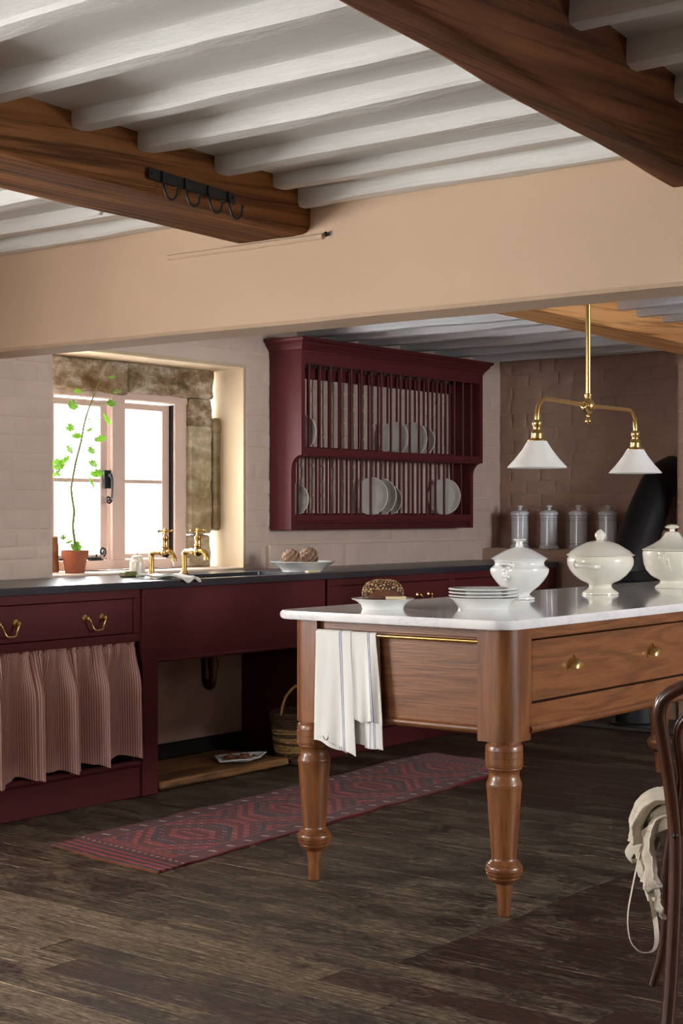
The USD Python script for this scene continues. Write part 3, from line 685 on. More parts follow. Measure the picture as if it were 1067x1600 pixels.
def swan_handle(parent, y0, y1, z, drop=0.045, x=CF):
    c = (y0 + y1) / 2
    pts = [(x + 0.020, y0, z), (x + 0.026, y0 + 0.006, z - 0.008), (x + 0.026, y0 + 0.016, z - 0.028), (x + 0.030, y0 + 0.026, z - drop), (x + 0.032, c, z - drop - 0.004), (x + 0.030, y1 - 0.026, z - drop), (x + 0.026, y1 - 0.016, z - 0.028), (x + 0.026, y1 - 0.006, z - 0.008), (x + 0.020, y1, z)]
    h = part(parent, 'handle', tube(curve(pts, 6), 0.0042, 10), 'brass', 40, label='brass swan-neck drop handle')
    for yy in (y0, y1):
        rose = lathe([(0, 0), (0.016, 0), (0.0165, 0.002), (0.012, 0.005), (0.007, 0.008), (0.0055, 0.014), (0.009, 0.018), (0.0095, 0.023), (0.006, 0.027), (0, 0.028)], 20)
        part(h, 'rose', move(rose, (x - 0.001, yy, z), R((0, 90, 0))), 'brass', 40)


def drawer(parent, y0, y1, z0, z1, handles, x=CF):
    d = part(parent, 'drawer', box(x - 0.35, x - 0.002, y0 + 0.0025, y1 - 0.0025, z0 + 0.0025, z1 - 0.0025, 0.0025), 'burgundy', 30)
    for h in handles:
        swan_handle(d, h[0], h[1], KNOB_Z, x=x)


cl = thing('base_cabinet', 'burgundy base cabinet left of the sink with a drawer above a striped curtain', 'cabinet', (0.33, 4.0, 0))
yL0, yL1 = 3.25, 4.69
part(cl, 'carcass', join(plain(0.03, 0.05, yL0, yL1, 0.03, 0.875), plain(0.05, 0.58, yL0, yL0 + 0.02, 0.03, 0.875), plain(0.05, 0.58, yL1 - 0.02, yL1, 0.03, 0.875), plain(0.05, 0.60, yL0, yL1, 0.02, 0.135)), 'burgundy_dark', False)
part(cl, 'face_frame', join(box(CF - 0.022, CF, yL0, yL1, 0.842, 0.8785, 0.002), box(CF - 0.022, CF, yL0, yL1, 0.657, 0.692, 0.002), box(CF - 0.022, CF, 4.651, yL1, 0.692, 0.842, 0.002), box(CF - 0.022, CF, yL0, 3.3, 0.135, 0.842, 0.002)), 'burgundy', 30)
drawer(cl, 3.30, 4.651, 0.692, 0.842, [(3.917, 4.012), (4.374, 4.470)])
part(cl, 'plinth', join(box(CF - 0.03, CF, yL0, yL1, 0.0, 0.128, 0.003)), 'burgundy', 30)
part(cl, 'shelf_edge', tube([(CF - 0.01, yL0, 0.140), (CF - 0.01, 4.0, 0.140), (CF - 0.01, yL1, 0.140)], 0.016, 14), 'burgundy', 40)
part(cl, 'curtain_rail', rod((0.585, yL0, 0.650), (0.585, 4.685, 0.650), 0.006), 'brass', 40)

su = thing('sink_cabinet', 'burgundy sink unit with a deep plain apron and an open space below', 'cabinet', (0.33, 5.33, 0))
part(su, 'post', box(0.04, CF + 0.012, 4.692, 4.786, 0.0, 0.8785, 0.003), 'burgundy', 30)
part(su, 'apron', box(CF - 0.03, CF - 0.004, 4.786, 5.958, 0.566, 0.8785, 0.003), 'burgundy', 30)
part(su, 'apron_moulding', tube([(CF - 0.008, 4.786, 0.568), (CF - 0.008, 5.4, 0.566), (CF - 0.008, 5.958, 0.566)], 0.010, 12), 'burgundy', 40)
part(su, 'back_panel', plain(0.02, 0.05, 4.786, 5.97, 0.09, 0.56), 'shaded_pink_brick', False)
part(su, 'plinth', box(0.045, 0.075, 4.786, 5.97, 0.0, 0.09, 0.004), 'dark_gap', False)

cr = thing('base_cabinet', 'burgundy base cabinet with wide drawers between the sink and the far wall', 'cabinet', (0.33, 7.08, 0))
part(cr, 'carcass', join(box(0.04, CF - 0.02, 5.972, 5.995, 0.0, 0.878, 0.002), box(0.04, CF - 0.02, 8.165, 8.19, 0.0, 0.878, 0.002), plain(0.04, 0.06, 5.99, 8.17, 0.03, 0.878), plain(0.06, CF - 0.04, 5.99, 8.17, 0.0, 0.09)), 'burgundy_dark', False)
ff = [box(CF - 0.022, CF, 5.972, 8.19, 0.842, 0.8785, 0.002), box(CF - 0.022, CF, 5.972, 8.19, 0.0, 0.10, 0.002), box(CF - 0.022, CF, 5.972, 8.19, 0.660, 0.694, 0.002)]
for a, b in ((5.972, 6.085), (7.035, 7.085), (8.08, 8.19)):
    ff.append(box(CF - 0.022, CF, a, b, 0.1, 0.842, 0.002))
part(cr, 'face_frame', join(ff), 'burgundy', 30)
drawer(cr, 6.085, 7.035, 0.694, 0.842, [(6.28, 6.376), (6.738, 6.842)])
drawer(cr, 7.085, 8.08, 0.694, 0.842, [(7.28, 7.376), (7.77, 7.866)])
for a, b in ((6.085, 6.56), (6.56, 7.035), (7.085, 7.58), (7.58, 8.08)):
    dr = part(cr, 'door', join(box(CF - 0.022, CF - 0.003, a + 0.002, b - 0.002, 0.103, 0.657, 0.002)), 'burgundy', 30)
    part(dr, 'door_frame', join(box(CF - 0.006, CF + 0.006, a + 0.004, a + 0.075, 0.105, 0.655, 0.002), box(CF - 0.006, CF + 0.006, b - 0.075, b - 0.004, 0.105, 0.655, 0.002), box(CF - 0.006, CF + 0.005, a + 0.074, b - 0.074, 0.58, 0.655, 0.002), box(CF - 0.006, CF + 0.005, a + 0.074, b - 0.074, 0.105, 0.18, 0.002)), 'burgundy', 30)
    part(dr, 'knob', ball((CF + 0.02, b - 0.04, 0.6), 0.014, 2), 'brass', 40)

# ---- the dark slate worktop with its sunken sink
SK = (0.262, 0.530, 5.120, 5.870)                        # the sink cut-out
def rrect(x0, x1, y0, y1, r, n=8):
    out = []
    for cx, cy, a0 in ((x1 - r, y1 - r, 0), (x0 + r, y1 - r, 90), (x0 + r, y0 + r, 180), (x1 - r, y0 + r, 270)):
        out += [(cx + r * math.cos(math.radians(a0 + 90 * t / n)), cy + r * math.sin(math.radians(a0 + 90 * t / n))) for t in range(n + 1)]
    return out
top = Polygon(rrect(-0.002, 0.632, 3.2, 8.196, 0.02), [rrect(*SK, 0.03)])
def bevel_slab(poly, z0, z1, b, steps=4):
    """A slab with a rounded edge: stacked offsets of the outline."""
    ms = []
    for k in range(steps):
        a0, a1 = k / steps * math.pi / 2, (k + 1) / steps * math.pi / 2
        ms.append((poly.buffer(-b * (1 - math.cos(math.pi / 2 - a0)), join_style=1) if False else poly.buffer(-b * (1 - math.sin(a1))), z0 + b * (1 - math.cos(a1)), z1 - b * (1 - math.cos(a1))))
    import manifold3d as m3
    body = None
    for p, lo, hi in ms:
        c = m3.CrossSection([np.array(p.exterior.coords[:-1])] + [np.array(h.coords[:-1]) for h in p.interiors], m3.FillRule.EvenOdd)
        o = m3.Manifold.extrude(c, hi - lo).translate((0, 0, lo))
        body = o if body is None else body + o
    return body
wt = single('worktop', 'long dark slate worktop along the window wall', 'worktop', bevel_slab(top, 0.879, 0.910, 0.012, 6), 'slate', (0.3, 5.7, 0.879), smooth=40)
sk = thing('sink', 'dark slate sink sunk into the worktop under the taps', 'sink', (0.33, 5.435, 0.68))
x0, x1, a, b = SK
part(sk, 'basin', join(plain(x0 - 0.03, x0 + 0.004, a - 0.03, b + 0.03, 0.66, 0.878), plain(x1 - 0.004, x1 + 0.03, a - 0.03, b + 0.03, 0.66, 0.878), plain(x0, x1, a - 0.03, a + 0.004, 0.66, 0.878), plain(x0, x1, b - 0.004, b + 0.03, 0.66, 0.878), plain(x0, x1, a, b, 0.65, 0.68)), 'slate', False)
part(sk, 'waste', lathe([(0, 0.681), (0.035, 0.681), (0.037, 0.684), (0.03, 0.685), (0.012, 0.682), (0, 0.682)], 24).apply_translation((0.33, 5.45, 0)), 'brass', 40)
tr = single('sink_trap', 'dark copper waste pipe bend below the sink', 'pipe', join(rod((0.33, 5.45, 0.649), (0.33, 5.45, 0.46), 0.02), tube(curve([(0.33, 5.45, 0.47), (0.32, 5.455, 0.40), (0.28, 5.475, 0.375), (0.24, 5.495, 0.40), (0.23, 5.50, 0.50), (0.2, 5.50, 0.53), (0.06, 5.50, 0.53)], 8), 0.02, 14), rod((0.33, 5.45, 0.50), (0.33, 5.45, 0.465), 0.027, 16)), 'copper', (0.33, 5.45, 0.38))

# ---- brass taps
def make_tap(name, label, at):
    t = thing(name, label, 'tap', at)
    lo = dict(local=True)
    part(t, 'base_flange', lathe([(0, 0), (0.026, 0), (0.027, 0.003), (0.021, 0.007), (0.018, 0.012), (0.0135, 0.016), (0, 0.016)], 28), 'brass_bright', 40, **lo)
    part(t, 'riser', join(rod((0, 0, 0.01), (0, 0, 0.085), 0.0125, 20), tube(curve([(0, 0, 0.082), (0, 0, 0.098), (0.010, 0, 0.109), (0.026, 0, 0.111), (0.05, 0, 0.111), (0.075, 0, 0.111)], 8), 0.0125, 16), rod((0.045, 0, 0.111), (0.062, 0, 0.111), 0.0155, 6)), 'brass_bright', 40, **lo)
    part(t, 'valve_body', join(lathe([(0, 0.086), (0.012, 0.088), (0.019, 0.097), (0.021, 0.110), (0.018, 0.122), (0.015, 0.130), (0.017, 0.134), (0.017, 0.141), (0.0145, 0.145), (0.0145, 0.165), (0.017, 0.169), (0.017, 0.180), (0.012, 0.184), (0.007, 0.190), (0.006, 0.205), (0, 0.206)], 24).apply_translation((0.088, 0, 0))), 'brass_bright', 40, **lo)
    part(t, 'spout', tube(curve([(0.09, 0, 0.110), (0.115, 0, 0.112), (0.132, 0, 0.104), (0.142, 0, 0.088), (0.144, 0, 0.070)], 8), [0.0145, 0.013, 0.012, 0.0115, 0.013], 16), 'brass_bright', 40, **lo)
    c = np.array([0.088, 0, 0.208]); ms = [lathe([(0, 0.200), (0.010, 0.202), (0.011, 0.213), (0.006, 0.219), (0, 0.221)], 18).apply_translation((0.088, 0, 0))]
    for k in range(4):
        a = math.radians(45 + 90 * k); d = np.array([math.cos(a), math.sin(a), 0])
        ms += [rod(c, c + d * 0.028, 0.0042, 10), ball(c + d * 0.031, 0.0068, 1)]
    part(t, 'cross_handle', join(ms), 'brass_bright', 40, **lo)
    return t
tap = make_tap('tap', 'tall brass tap with a cross handle, in front of the window panes', (0.215, 5.155, 0.910))
dup(tap, 'tall brass tap with a cross handle, in front of the stone jamb', (0.185, 5.405, 0.910))

# ---- the gathered curtain under the drawer
nu, nv = 420, 40
uu = np.linspace(0, 1, nu); vv = np.linspace(0, 1, nv)
U, V = np.meshgrid(uu, vv, indexing='ij')
yy = 3.31 + (4.668 - 3.31) * U
small = np.sin(U * 205 + 1.3 * np.sin(U * 31)) * 0.55 + 0.45 * np.sin(U * 133 + 2)
ph = (yy - 4.69) / 0.205 * 2 * math.pi + 0.9 + 0.9 * np.sin(yy * 7.3) + 0.4 * np.sin(yy * 17)
big = np.sin(ph); big = np.sign(big) * np.abs(big) ** 0.85 + 0.30 * np.sin(ph * 2.63 + 1)
g = np.clip((V - 0.04) / 0.36, 0, 1); g = g * g * (3 - 2 * g)
xx = 0.597 + 0.011 * small * (1 - g * 0.82) + g * (0.034 * big + 0.030) + 0.012 * V
zt_, zb_ = 0.668 + 0.007 * np.sin(U * 151) + 0.004 * np.sin(U * 97), 0.152 - 0.010 * big - 0.006 * np.sin(yy * 5) + 0.02 * U
head = np.exp(-((V - 0.045) / 0.016) ** 2) * -0.008
P = np.stack([xx + head, yy - 0.03 * g * U + 0.016 * g * np.cos(ph), zt_ + (zb_ - zt_) * V], -1)
arc = np.cumsum(np.r_[0, np.hypot(np.diff(P[:, -1, 0]), np.diff(P[:, -1, 1]))])
cm, cuv = cloth(P, 0.0016, np.stack([np.repeat((arc * 1.15)[:, None], nv, 1), V], -1))
single('curtain', 'gathered pink and dark red striped cabinet curtain', 'curtain', cm, 'ticking', (0.61, 4.0, 0.15), uv=cuv)

# ================================================================ PLATE RACK
RY0, RY1, RXU, RXL = 6.24, 7.973, 0.224, 0.155
rk = thing('plate_rack', 'wall-hung burgundy plate rack with two rows of spindles and a moulded cornice', 'plate rack', (0.1, 7.1, 1.112))
cx, cz, cr_ = RXL + 0.004, 1.50, 0.066
prof = [(0.012, 1.112), (RXL, 1.112), (RXL, 1.425)] + [(RXL + 0.066 * (1 - math.cos(a)), 1.425 + 0.078 * math.sin(a)) for a in np.linspace(0.15, math.pi / 2, 8)] + [(RXU, 1.503), (RXU, 2.075), (0.012, 2.075)]
for yy in (RY0, RY1 - 0.030):
    part(rk, 'side_panel', prism(prof, 0.030, 'y', yy), 'burgundy', 25)
corn = [(0.0, 2.038), (0.006, 2.038), (0.006, 2.050), (0.012, 2.052), (0.016, 2.060), (0.026, 2.072), (0.034, 2.080), (0.034, 2.088), (0.044, 2.094), (0.050, 2.104), (0.050, 2.112), (0.0, 2.112)]


def cornice(prof_, x0, x1, ya, yb):
    """A moulding mitred round three sides."""
    P = []
    for (d, z) in prof_:
        P.append([(x0, ya - d, z), (x1 + d, ya - d, z), (x1 + d, yb + d, z), (x0, yb + d, z)])
    P = np.array(P); n, k = P.shape[:2]; i = np.arange(n * k).reshape(n, k); f = []
    for a in range(n):
        b = (a + 1) % n
        for j in range(k - 1):
            f += [(i[a, j], i[a, j + 1], i[b, j + 1]), (i[a, j], i[b, j + 1], i[b, j])]
    for j, s in ((0, 1), (k - 1, -1)):
        c = Polygon([(d, z) for d, z in prof_]); tv, tf = trimesh.creation.triangulate_polygon(c, engine='earcut')
        f += [tuple(i[np.argmin([math.dist(tv[q], pp) for pp in prof_]), j] for q in t) for t in tf]
    m = trimesh.Trimesh(P.reshape(-1, 3), np.array(f), process=False); m.fix_normals()
    return m


part(rk, 'cornice', cornice(corn, 0.012, RXU, RY0, RY1), 'burgundy', 25)
part(rk, 'top_board', box(0.012, RXU + 0.045, RY0 - 0.045, RY1 + 0.045, 2.098, 2.110, 0.002), 'burgundy', 30)
part(rk, 'frieze', box(RXU - 0.024, RXU - 0.0, RY0 + 0.029, RY1 - 0.029, 1.980, 2.075, 0.002), 'burgundy', 30)
part(rk, 'shelf', join(box(0.012, RXU - 0.002, RY0 + 0.029, RY1 - 0.029, 1.500, 1.520, 0.002)), 'burgundy', 30)
part(rk, 'shelf_rail', join(box(RXU - 0.028, RXU, RY0 + 0.029, RY1 - 0.029, 1.497, 1.543, 0.003), box(RXU - 0.02, RXU + 0.003, RY0 + 0.029, RY1 - 0.029, 1.500, 1.512, 0.003)), 'burgundy', 30)
part(rk, 'lower_shelf', box(0.012, RXL - 0.004, RY0 + 0.029, RY1 - 0.029, 1.150, 1.170, 0.002), 'burgundy', 30)
part(rk, 'lower_rail', join(box(RXL - 0.026, RXL, RY0 + 0.029, RY1 - 0.029, 1.160, 1.193, 0.003)), 'burgundy', 30)
part(rk, 'bottom_rail', box(RXL - 0.045, RXL - 0.022, RY0 + 0.029, RY1 - 0.029, 1.112, 1.165, 0.002), 'burgundy_dark', 30)
for z0, z1, nm in ((1.928, 1.988, 'back_rail'), (1.512, 1.56, 'back_rail'), (1.16, 1.20, 'back_rail')):
    part(rk, nm, box(0.014, 0.034, RY0 + 0.029, RY1 - 0.029, z0, z1, 0.002), 'burgundy', 30)
spin = trimesh.creation.cylinder(0.0068, 1.0, sections=10)
def spindle(x, y_, z0, z1):
    m = spin.copy(); m.vertices = m.vertices * [1, 1, z1 - z0] + [x, y_, (z0 + z1) / 2]; return m
for k in range(18):
    yk = 6.317 + 0.0913 * k * 0.998
    part(rk, 'spindle', spindle(RXU - 0.013, yk, 1.54, 1.985), 'burgundy', 60)
    part(rk, 'spindle', spindle(0.052, yk + 0.004, 1.518, 2.0), 'burgundy', 60)
    part(rk, 'spindle', spindle(RXL - 0.013, yk - 0.006, 1.19, 1.503), 'burgundy', 60)
    part(rk, 'spindle', spindle(0.040, yk, 1.168, 1.503), 'burgundy', 60)


def plate_profile(r, h=0.022, foot=0.55):
    return [(0, 0.004), (r * foot - 0.006, 0.004), (r * foot - 0.004, 0.0), (r * foot, 0.0), (r * foot + 0.002, 0.005), (r * 0.68, 0.010), (r * 0.97, h - 0.003), (r, h), (r * 0.985, h + 0.003), (r * 0.70, 0.0145), (r * 0.62, 0.010), (r * 0.3, 0.0085), (0, 0.0085)]


G = 'plates standing in the plate rack'
rack_plates = [  # x, y, radius, shelf z, label
    (0.135, 6.361, 0.097, 1.524, 'white plate alone at the near end of the upper rack row'),
    (0.137, 7.188, 0.097, 1.524, 'white plate facing out, first of four in the upper rack row'),
    (0.137, 7.280, 0.100, 1.524, 'white plate, second of four together in the upper rack row'),
    (0.137, 7.371, 0.100, 1.524, 'white plate, third of four together in the upper rack row'),
    (0.137, 7.462, 0.092, 1.524, 'white plate, last of four together in the upper rack row'),
    (0.095, 6.292, 0.084, 1.172, 'white plate half hidden by the rack side panel in the lower row'),
    (0.098, 6.361, 0.084, 1.172, 'white plate second from the near end of the lower rack row'),
    (0.116, 6.915, 0.107, 1.172, 'large white plate facing out, first of three in the lower rack row'),
    (0.116, 7.006, 0.107, 1.172, 'large white plate, second of three together in the lower rack row'),
    (0.112, 7.097, 0.105, 1.172, 'large white plate, last of three together in the lower rack row'),
    (0.105, 7.188, 0.086, 1.172, 'small white plate next to the three large ones in the lower rack row'),
    (0.116, 7.733, 0.110, 1.172, 'large white plate alone at the far end of the lower rack row')]
protos = {}
for x, y_, r, z, lab in rack_plates:
    at = (x + 0.002, y_, z + r + (0.016 if z < 1.3 else 0.002))
    if r in protos:
        dup(protos[r], lab, at, 0, G, None)
        continue
    m = lathe(plate_profile(r), 44)
    m = move(m, (0, 0, 0), R((90 - 3, 0, 6)))
    p = thing('dinner_plate', lab, 'plate', at, G)
    part(p, 'dish', m, 'plate_glaze', 40, local=True)
    protos[r] = p

# ================================================================ BRASS DOUBLE PENDANT
lp = thing('pendant_lamp', 'brass two-armed ceiling pendant with white cone glass shades', 'ceiling lamp', (2.451, 5.234, 1.57))
hx, hy, hz = 2.451, 5.234, 1.608
part(lp, 'ceiling_rose', move(lathe([(0, 2.20), (0.012, 2.20), (0.02, 2.206), (0.045, 2.225), (0.05, 2.245), (0, 2.245)], 28), (hx, hy, 0)), 'brass', 40)
part(lp, 'stem', rod((hx, hy, hz + 0.02), (hx, hy, 2.22), 0.0098, 16), 'brass', 40)
part(lp, 'hub', move(lathe([(0, -0.072), (0.006, -0.071), (0.0115, -0.063), (0.0125, -0.057), (0.009, -0.049), (0.0055, -0.044), (0.0055, -0.036), (0.009, -0.031), (0.012, -0.026), (0.021, -0.018), (0.0245, -0.006), (0.0245, 0.004), (0.021, 0.016), (0.013, 0.024), (0.012, 0.032), (0.0145, 0.036), (0.0145, 0.042), (0.010, 0.046), (0, 0.047)], 30), (hx, hy, hz)), 'brass', 40)
for s, (ax, ay) in ((-1, (2.488, 4.795)), (1, (2.420, 5.680))):
    d = np.array([ax - hx, ay - hy, 0]); L = np.linalg.norm(d); d /= L
    pts = [np.array([hx, hy, hz]) + d * q + np.array([0, 0, dz]) for q, dz in ((0.0, 0.0), (0.15, 0.002), (L - 0.09, 0.004), (L - 0.045, -0.002), (L - 0.012, -0.025), (L, -0.062), (L, -0.10))]
    am = part(lp, 'arm', join(tube(curve(pts, 8), 0.0085, 14), move(lathe([(0, -0.012), (0.013, -0.010), (0.014, 0), (0.013, 0.010), (0, 0.012)], 18), np.array([hx, hy, hz]) + d * 0.033, R((0, 90, math.degrees(math.atan2(d[1], d[0])))))), 'brass', 40)
    part(am, 'gallery', move(lathe([(0, 0.152), (0.034, 0.150), (0.035, 0.156), (0.030, 0.161), (0.022, 0.163), (0.0205, 0.180), (0.023, 0.184), (0.0215, 0.189), (0.0135, 0.196), (0.0135, 0.205), (0.017, 0.210), (0.0175, 0.219), (0.015, 0.226), (0.010, 0.230), (0, 0.232)], 28), (ax, ay, 1.315 - 0.012)), 'brass', 40)
    o = 1.362
    part(am, 'shade', move(lathe([(0.031, 0.098), (0.035, 0.094), (0.052, 0.066), (0.080, 0.030), (0.104, 0.004), (0.1065, 0.0), (0.1045, -0.001), (0.101, 0.003), (0.077, 0.029), (0.049, 0.065), (0.032, 0.092), (0.029, 0.096), (0.031, 0.098)], 48), (ax, ay, o)), 'opal', 60, label='white glass cone shade')
    part(am, 'bulb', ball((ax, ay, 1.415), 0.022, 2, (1, 1, 1.25)), 'opal', True)

# ================================================================ STOVE AND FLUE
st = thing('stove', 'black iron stove standing behind the table with a fat slanting flue pipe', 'stove', (1.31, 7.88, 0))
part(st, 'body', move(lathe([(0, 0.0), (0.145, 0.0), (0.15, 0.01), (0.15, 0.03), (0.125, 0.04), (0.125, 0.74), (0.15, 0.75), (0.15, 0.775), (0.12, 0.80), (0, 0.80)], 40), (1.30, 7.90, 0)), 'stove_black', 40)
part(st, 'collar', move(lathe([(0, 0.795), (0.15, 0.795), (0.15, 0.802), (0.125, 0.812), (0.105, 0.85), (0.10, 0.86), (0, 0.86)], 40), (1.22, 7.98, 0.012)), 'stove_black', 40)
part(st, 'flue_pipe', tube(curve([(1.145, 8.00, 0.80), (1.155, 8.03, 0.86), (1.17, 8.14, 1.041), (1.187, 8.26, 1.226), (1.193, 8.40, 1.385), (1.20, 8.60, 1.46)], 8), [0.118, 0.118, 0.116, 0.114, 0.105, 0.10], 36), 'stove_black', 40)
single('hearth', 'low dark stone hearth under the black stove', 'hearth', rough(box(0.98, 2.4, 7.74, 8.205, 0.0, 0.018, 0.006), 0.002, 14, 3, sub=0.08), 'hearth_stone', (1.7, 7.95, 0))

# ================================================================ WHITE JARS ON THE FAR LEDGE
def make_canister(name, label, at, group):
    t = thing(name, label, 'jar', at, group)
    part(t, 'body', lathe([(0, 0), (0.060, 0), (0.0625, 0.003), (0.0625, 0.012), (0.057, 0.018), (0.0545, 0.026), (0.0545, 0.195), (0.056, 0.20), (0.0555, 0.206), (0, 0.206)], 40), 'grey_glaze', 40, local=True)
    for z in (0.030, 0.036, 0.186, 0.176):
        part(t, 'painted_ring', lathe([(0.0540, z - 0.0012), (0.0551, z - 0.001), (0.0551, z + 0.001), (0.0540, z + 0.0012)], 40), 'glaze_line', 40, local=True)
    l = part(t, 'lid', lathe([(0, 0.205), (0.056, 0.205), (0.061, 0.209), (0.0615, 0.220), (0.058, 0.228), (0.044, 0.236), (0.020, 0.240), (0, 0.240)], 40), 'grey_glaze', 40, local=True)
    part(l, 'knob', lathe([(0, 0.238), (0.013, 0.239), (0.011, 0.248), (0.012, 0.254), (0.019, 0.260), (0.0195, 0.266), (0.014, 0.270), (0, 0.271)], 28), 'grey_glaze', 40, local=True)
    return t


GC = 'pale grey lidded jars on the ledge of the far wall'
can = make_canister('storage_jar', 'pale grey lidded jar on the far ledge, nearest the plate rack', (0.236, 8.385, 0.980), GC)
dup(can, 'pale grey lidded jar on the far ledge, second from the plate rack', (0.445, 8.385, 0.980), 20, GC)
dup(can, 'pale grey lidded jar on the far ledge, third from the plate rack', (0.651, 8.385, 0.980), 50, GC)
dup(can, 'pale grey lidded jar on the far ledge, next to the black flue', (0.852, 8.385, 0.980), 70, GC)

# ================================================================ THE TABLE
TZ = 0.885
tb = thing('kitchen_table', 'long oak kitchen table with turned legs and a white marble top', 'table', (2.5, 5.28, 0))
LX0, LX1, LY0, LY1, S = 2.132, 2.868, 3.962, 6.60, 0.0575
ttop = Polygon(rrect(LX0 - S - 0.038, LX1 + S + 0.022, LY0 - S - 0.040, LY1 + S + 0.04, 0.075, 10))
part(tb, 'marble_top', bevel_slab(ttop, 0.857, TZ, 0.013, 8), 'marble', 50, label='white marble table top with rounded corners')
leg_prof = [(0, 0.0), (0.0175, 0.0), (0.0185, 0.004), (0.021, 0.05), (0.025, 0.096), (0.033, 0.101), (0.041, 0.106), (0.046, 0.111), (0.0485, 0.117), (0.0478, 0.1185), (0.052, 0.122), (0.0545, 0.130), (0.0530, 0.1315), (0.0555, 0.134), (0.0565, 0.139), (0.0553, 0.1405), (0.0562, 0.143), (0.0550, 0.150), (0.0525, 0.153), (0.0505, 0.1545), (0.0505, 0.158), (0.047, 0.162), (0.041, 0.167), (0.0385, 0.171), (0.0378, 0.177),
            (0.0395, 0.20), (0.044, 0.26), (0.048, 0.32), (0.0512, 0.37), (0.0530, 0.386), (0.0538, 0.390), (0.0525, 0.3925), (0.0535, 0.394), (0.0530, 0.398), (0.0485, 0.408), (0.0458, 0.418), (0.0455, 0.427), (0.048, 0.435), (0.0530, 0.440), (0.0535, 0.443), (0.0528, 0.4445), (0.0560, 0.447), (0.0567, 0.452), (0.0567, 0.4525), (0.0557, 0.4535), (0.0567, 0.4545), (0.0567, 0.4725), (0.0557, 0.4735), (0.0567, 0.4745), (0.0567, 0.4925), (0.0557, 0.4935), (0.0567, 0.4945), (0.0560, 0.506), (0.0530, 0.512), (0.0500, 0.515), (0.0500, 0.523), (0, 0.524)]


def leg_block(cx, cy, sx, sy):
    """The square upper block of a leg, its outer corner rounded to a quarter circle."""
    r = 0.060; p = []
    for (a, b) in ((-1, -1), (1, -1), (1, 1), (-1, 1)):
        X, Y = cx + a * S, cy + b * S
        if (a, b) == (sx, sy):
            th = [math.atan2(b, 0) if False else 0]
            c = (X - a * r, Y - b * r)
            a0 = math.atan2(0, a) if a * b > 0 else math.atan2(b, 0)
            a1 = math.atan2(b, 0) if a * b > 0 else math.atan2(0, a)
            dlt = (a1 - a0 + math.pi) % (2 * math.pi) - math.pi
            p += [(c[0] + r * math.cos(a0 + dlt * t / 10), c[1] + r * math.sin(a0 + dlt * t / 10)) for t in range(11)]
        else:
            p.append((X, Y))
    q = Polygon(p)
    return bevel_slab(q if q.is_valid else q.buffer(0), 0.5225, 0.857, 0.002, 2)


for (cx, cy, sx, sy, fx) in ((LX0, LY0 + 0.012, -1, -1, LX0), (LX1, LY0, 1, -1, LX1), (LX0, LY1, -1, 1, LX0 - 0.06), (LX1, LY1, 1, 1, LX1)):
    blk = leg_block(fx if fx != cx else cx, cy, sx, sy)
    mm = blk.to_mesh(); bm = trimesh.Trimesh(mm.vert_properties[:, :3], mm.tri_verts, process=False)
    part(tb, 'leg', join(move(lathe(leg_prof, 44), (fx, cy, 0)), bm), 'oak_z', 35, label='turned oak leg with a square block above')
# end aprons, set back behind the legs, with a moulded lower edge
for (yy, s) in ((LY0 - S + 0.040, 1), (LY1 + S - 0.062, -1)):
    part(tb, 'end_apron', join(box(LX0 + S - 0.02, LX1 - S + 0.02, yy, yy + 0.022, 0.552, 0.857, 0.002)), 'oak_x', 30)
    f_ = yy if s > 0 else yy + 0.022
    part(tb, 'apron_moulding', tube([(LX0 + S - 0.005, f_ + 0.004 * s, 0.550), (2.5, f_ + 0.004 * s, 0.550), (LX1 - S + 0.005, f_ + 0.004 * s, 0.550)], 0.013, 14), 'oak_x', 40)
part(tb, 'apron_top_rail', box(LX0 + S - 0.01, LX1 - S + 0.01, LY0 - S + 0.030, LY0 - S + 0.045, 0.826, 0.857, 0.002), 'oak_x', 30)
XR = LX1 + S - 0.0015
for (xx, s) in ((XR, 1), (LX0 - S + 0.024, -1)):
    pieces = [box(xx - 0.022, xx, LY0 + S - 0.01, LY1 - S + 0.01, 0.823, 0.857, 0.0015), box(xx - 0.022, xx, LY0 + S - 0.01, LY1 - S + 0.01, 0.556, 0.629, 0.0015)]
    if s > 0:
        for a, b in ((LY0 + S - 0.01, 4.030), (5.200, 5.260), (6.470, LY1 - S + 0.01)):
            pieces.append(box(xx - 0.022, xx, a, b, 0.629, 0.823, 0.0015))
    else:
        pieces.append(box(xx - 0.022, xx, LY0 + S - 0.01, LY1 - S + 0.01, 0.629, 0.823, 0.0015))
    part(tb, 'side_apron', join(pieces), 'oak_y', 30)
    part(tb, 'apron_moulding', tube([(xx - 0.003 * s, LY0 + S - 0.005, 0.554), (xx - 0.003 * s, 5.3, 0.554), (xx - 0.003 * s, LY1 - S + 0.005, 0.554)], 0.013, 14), 'oak_y', 40)


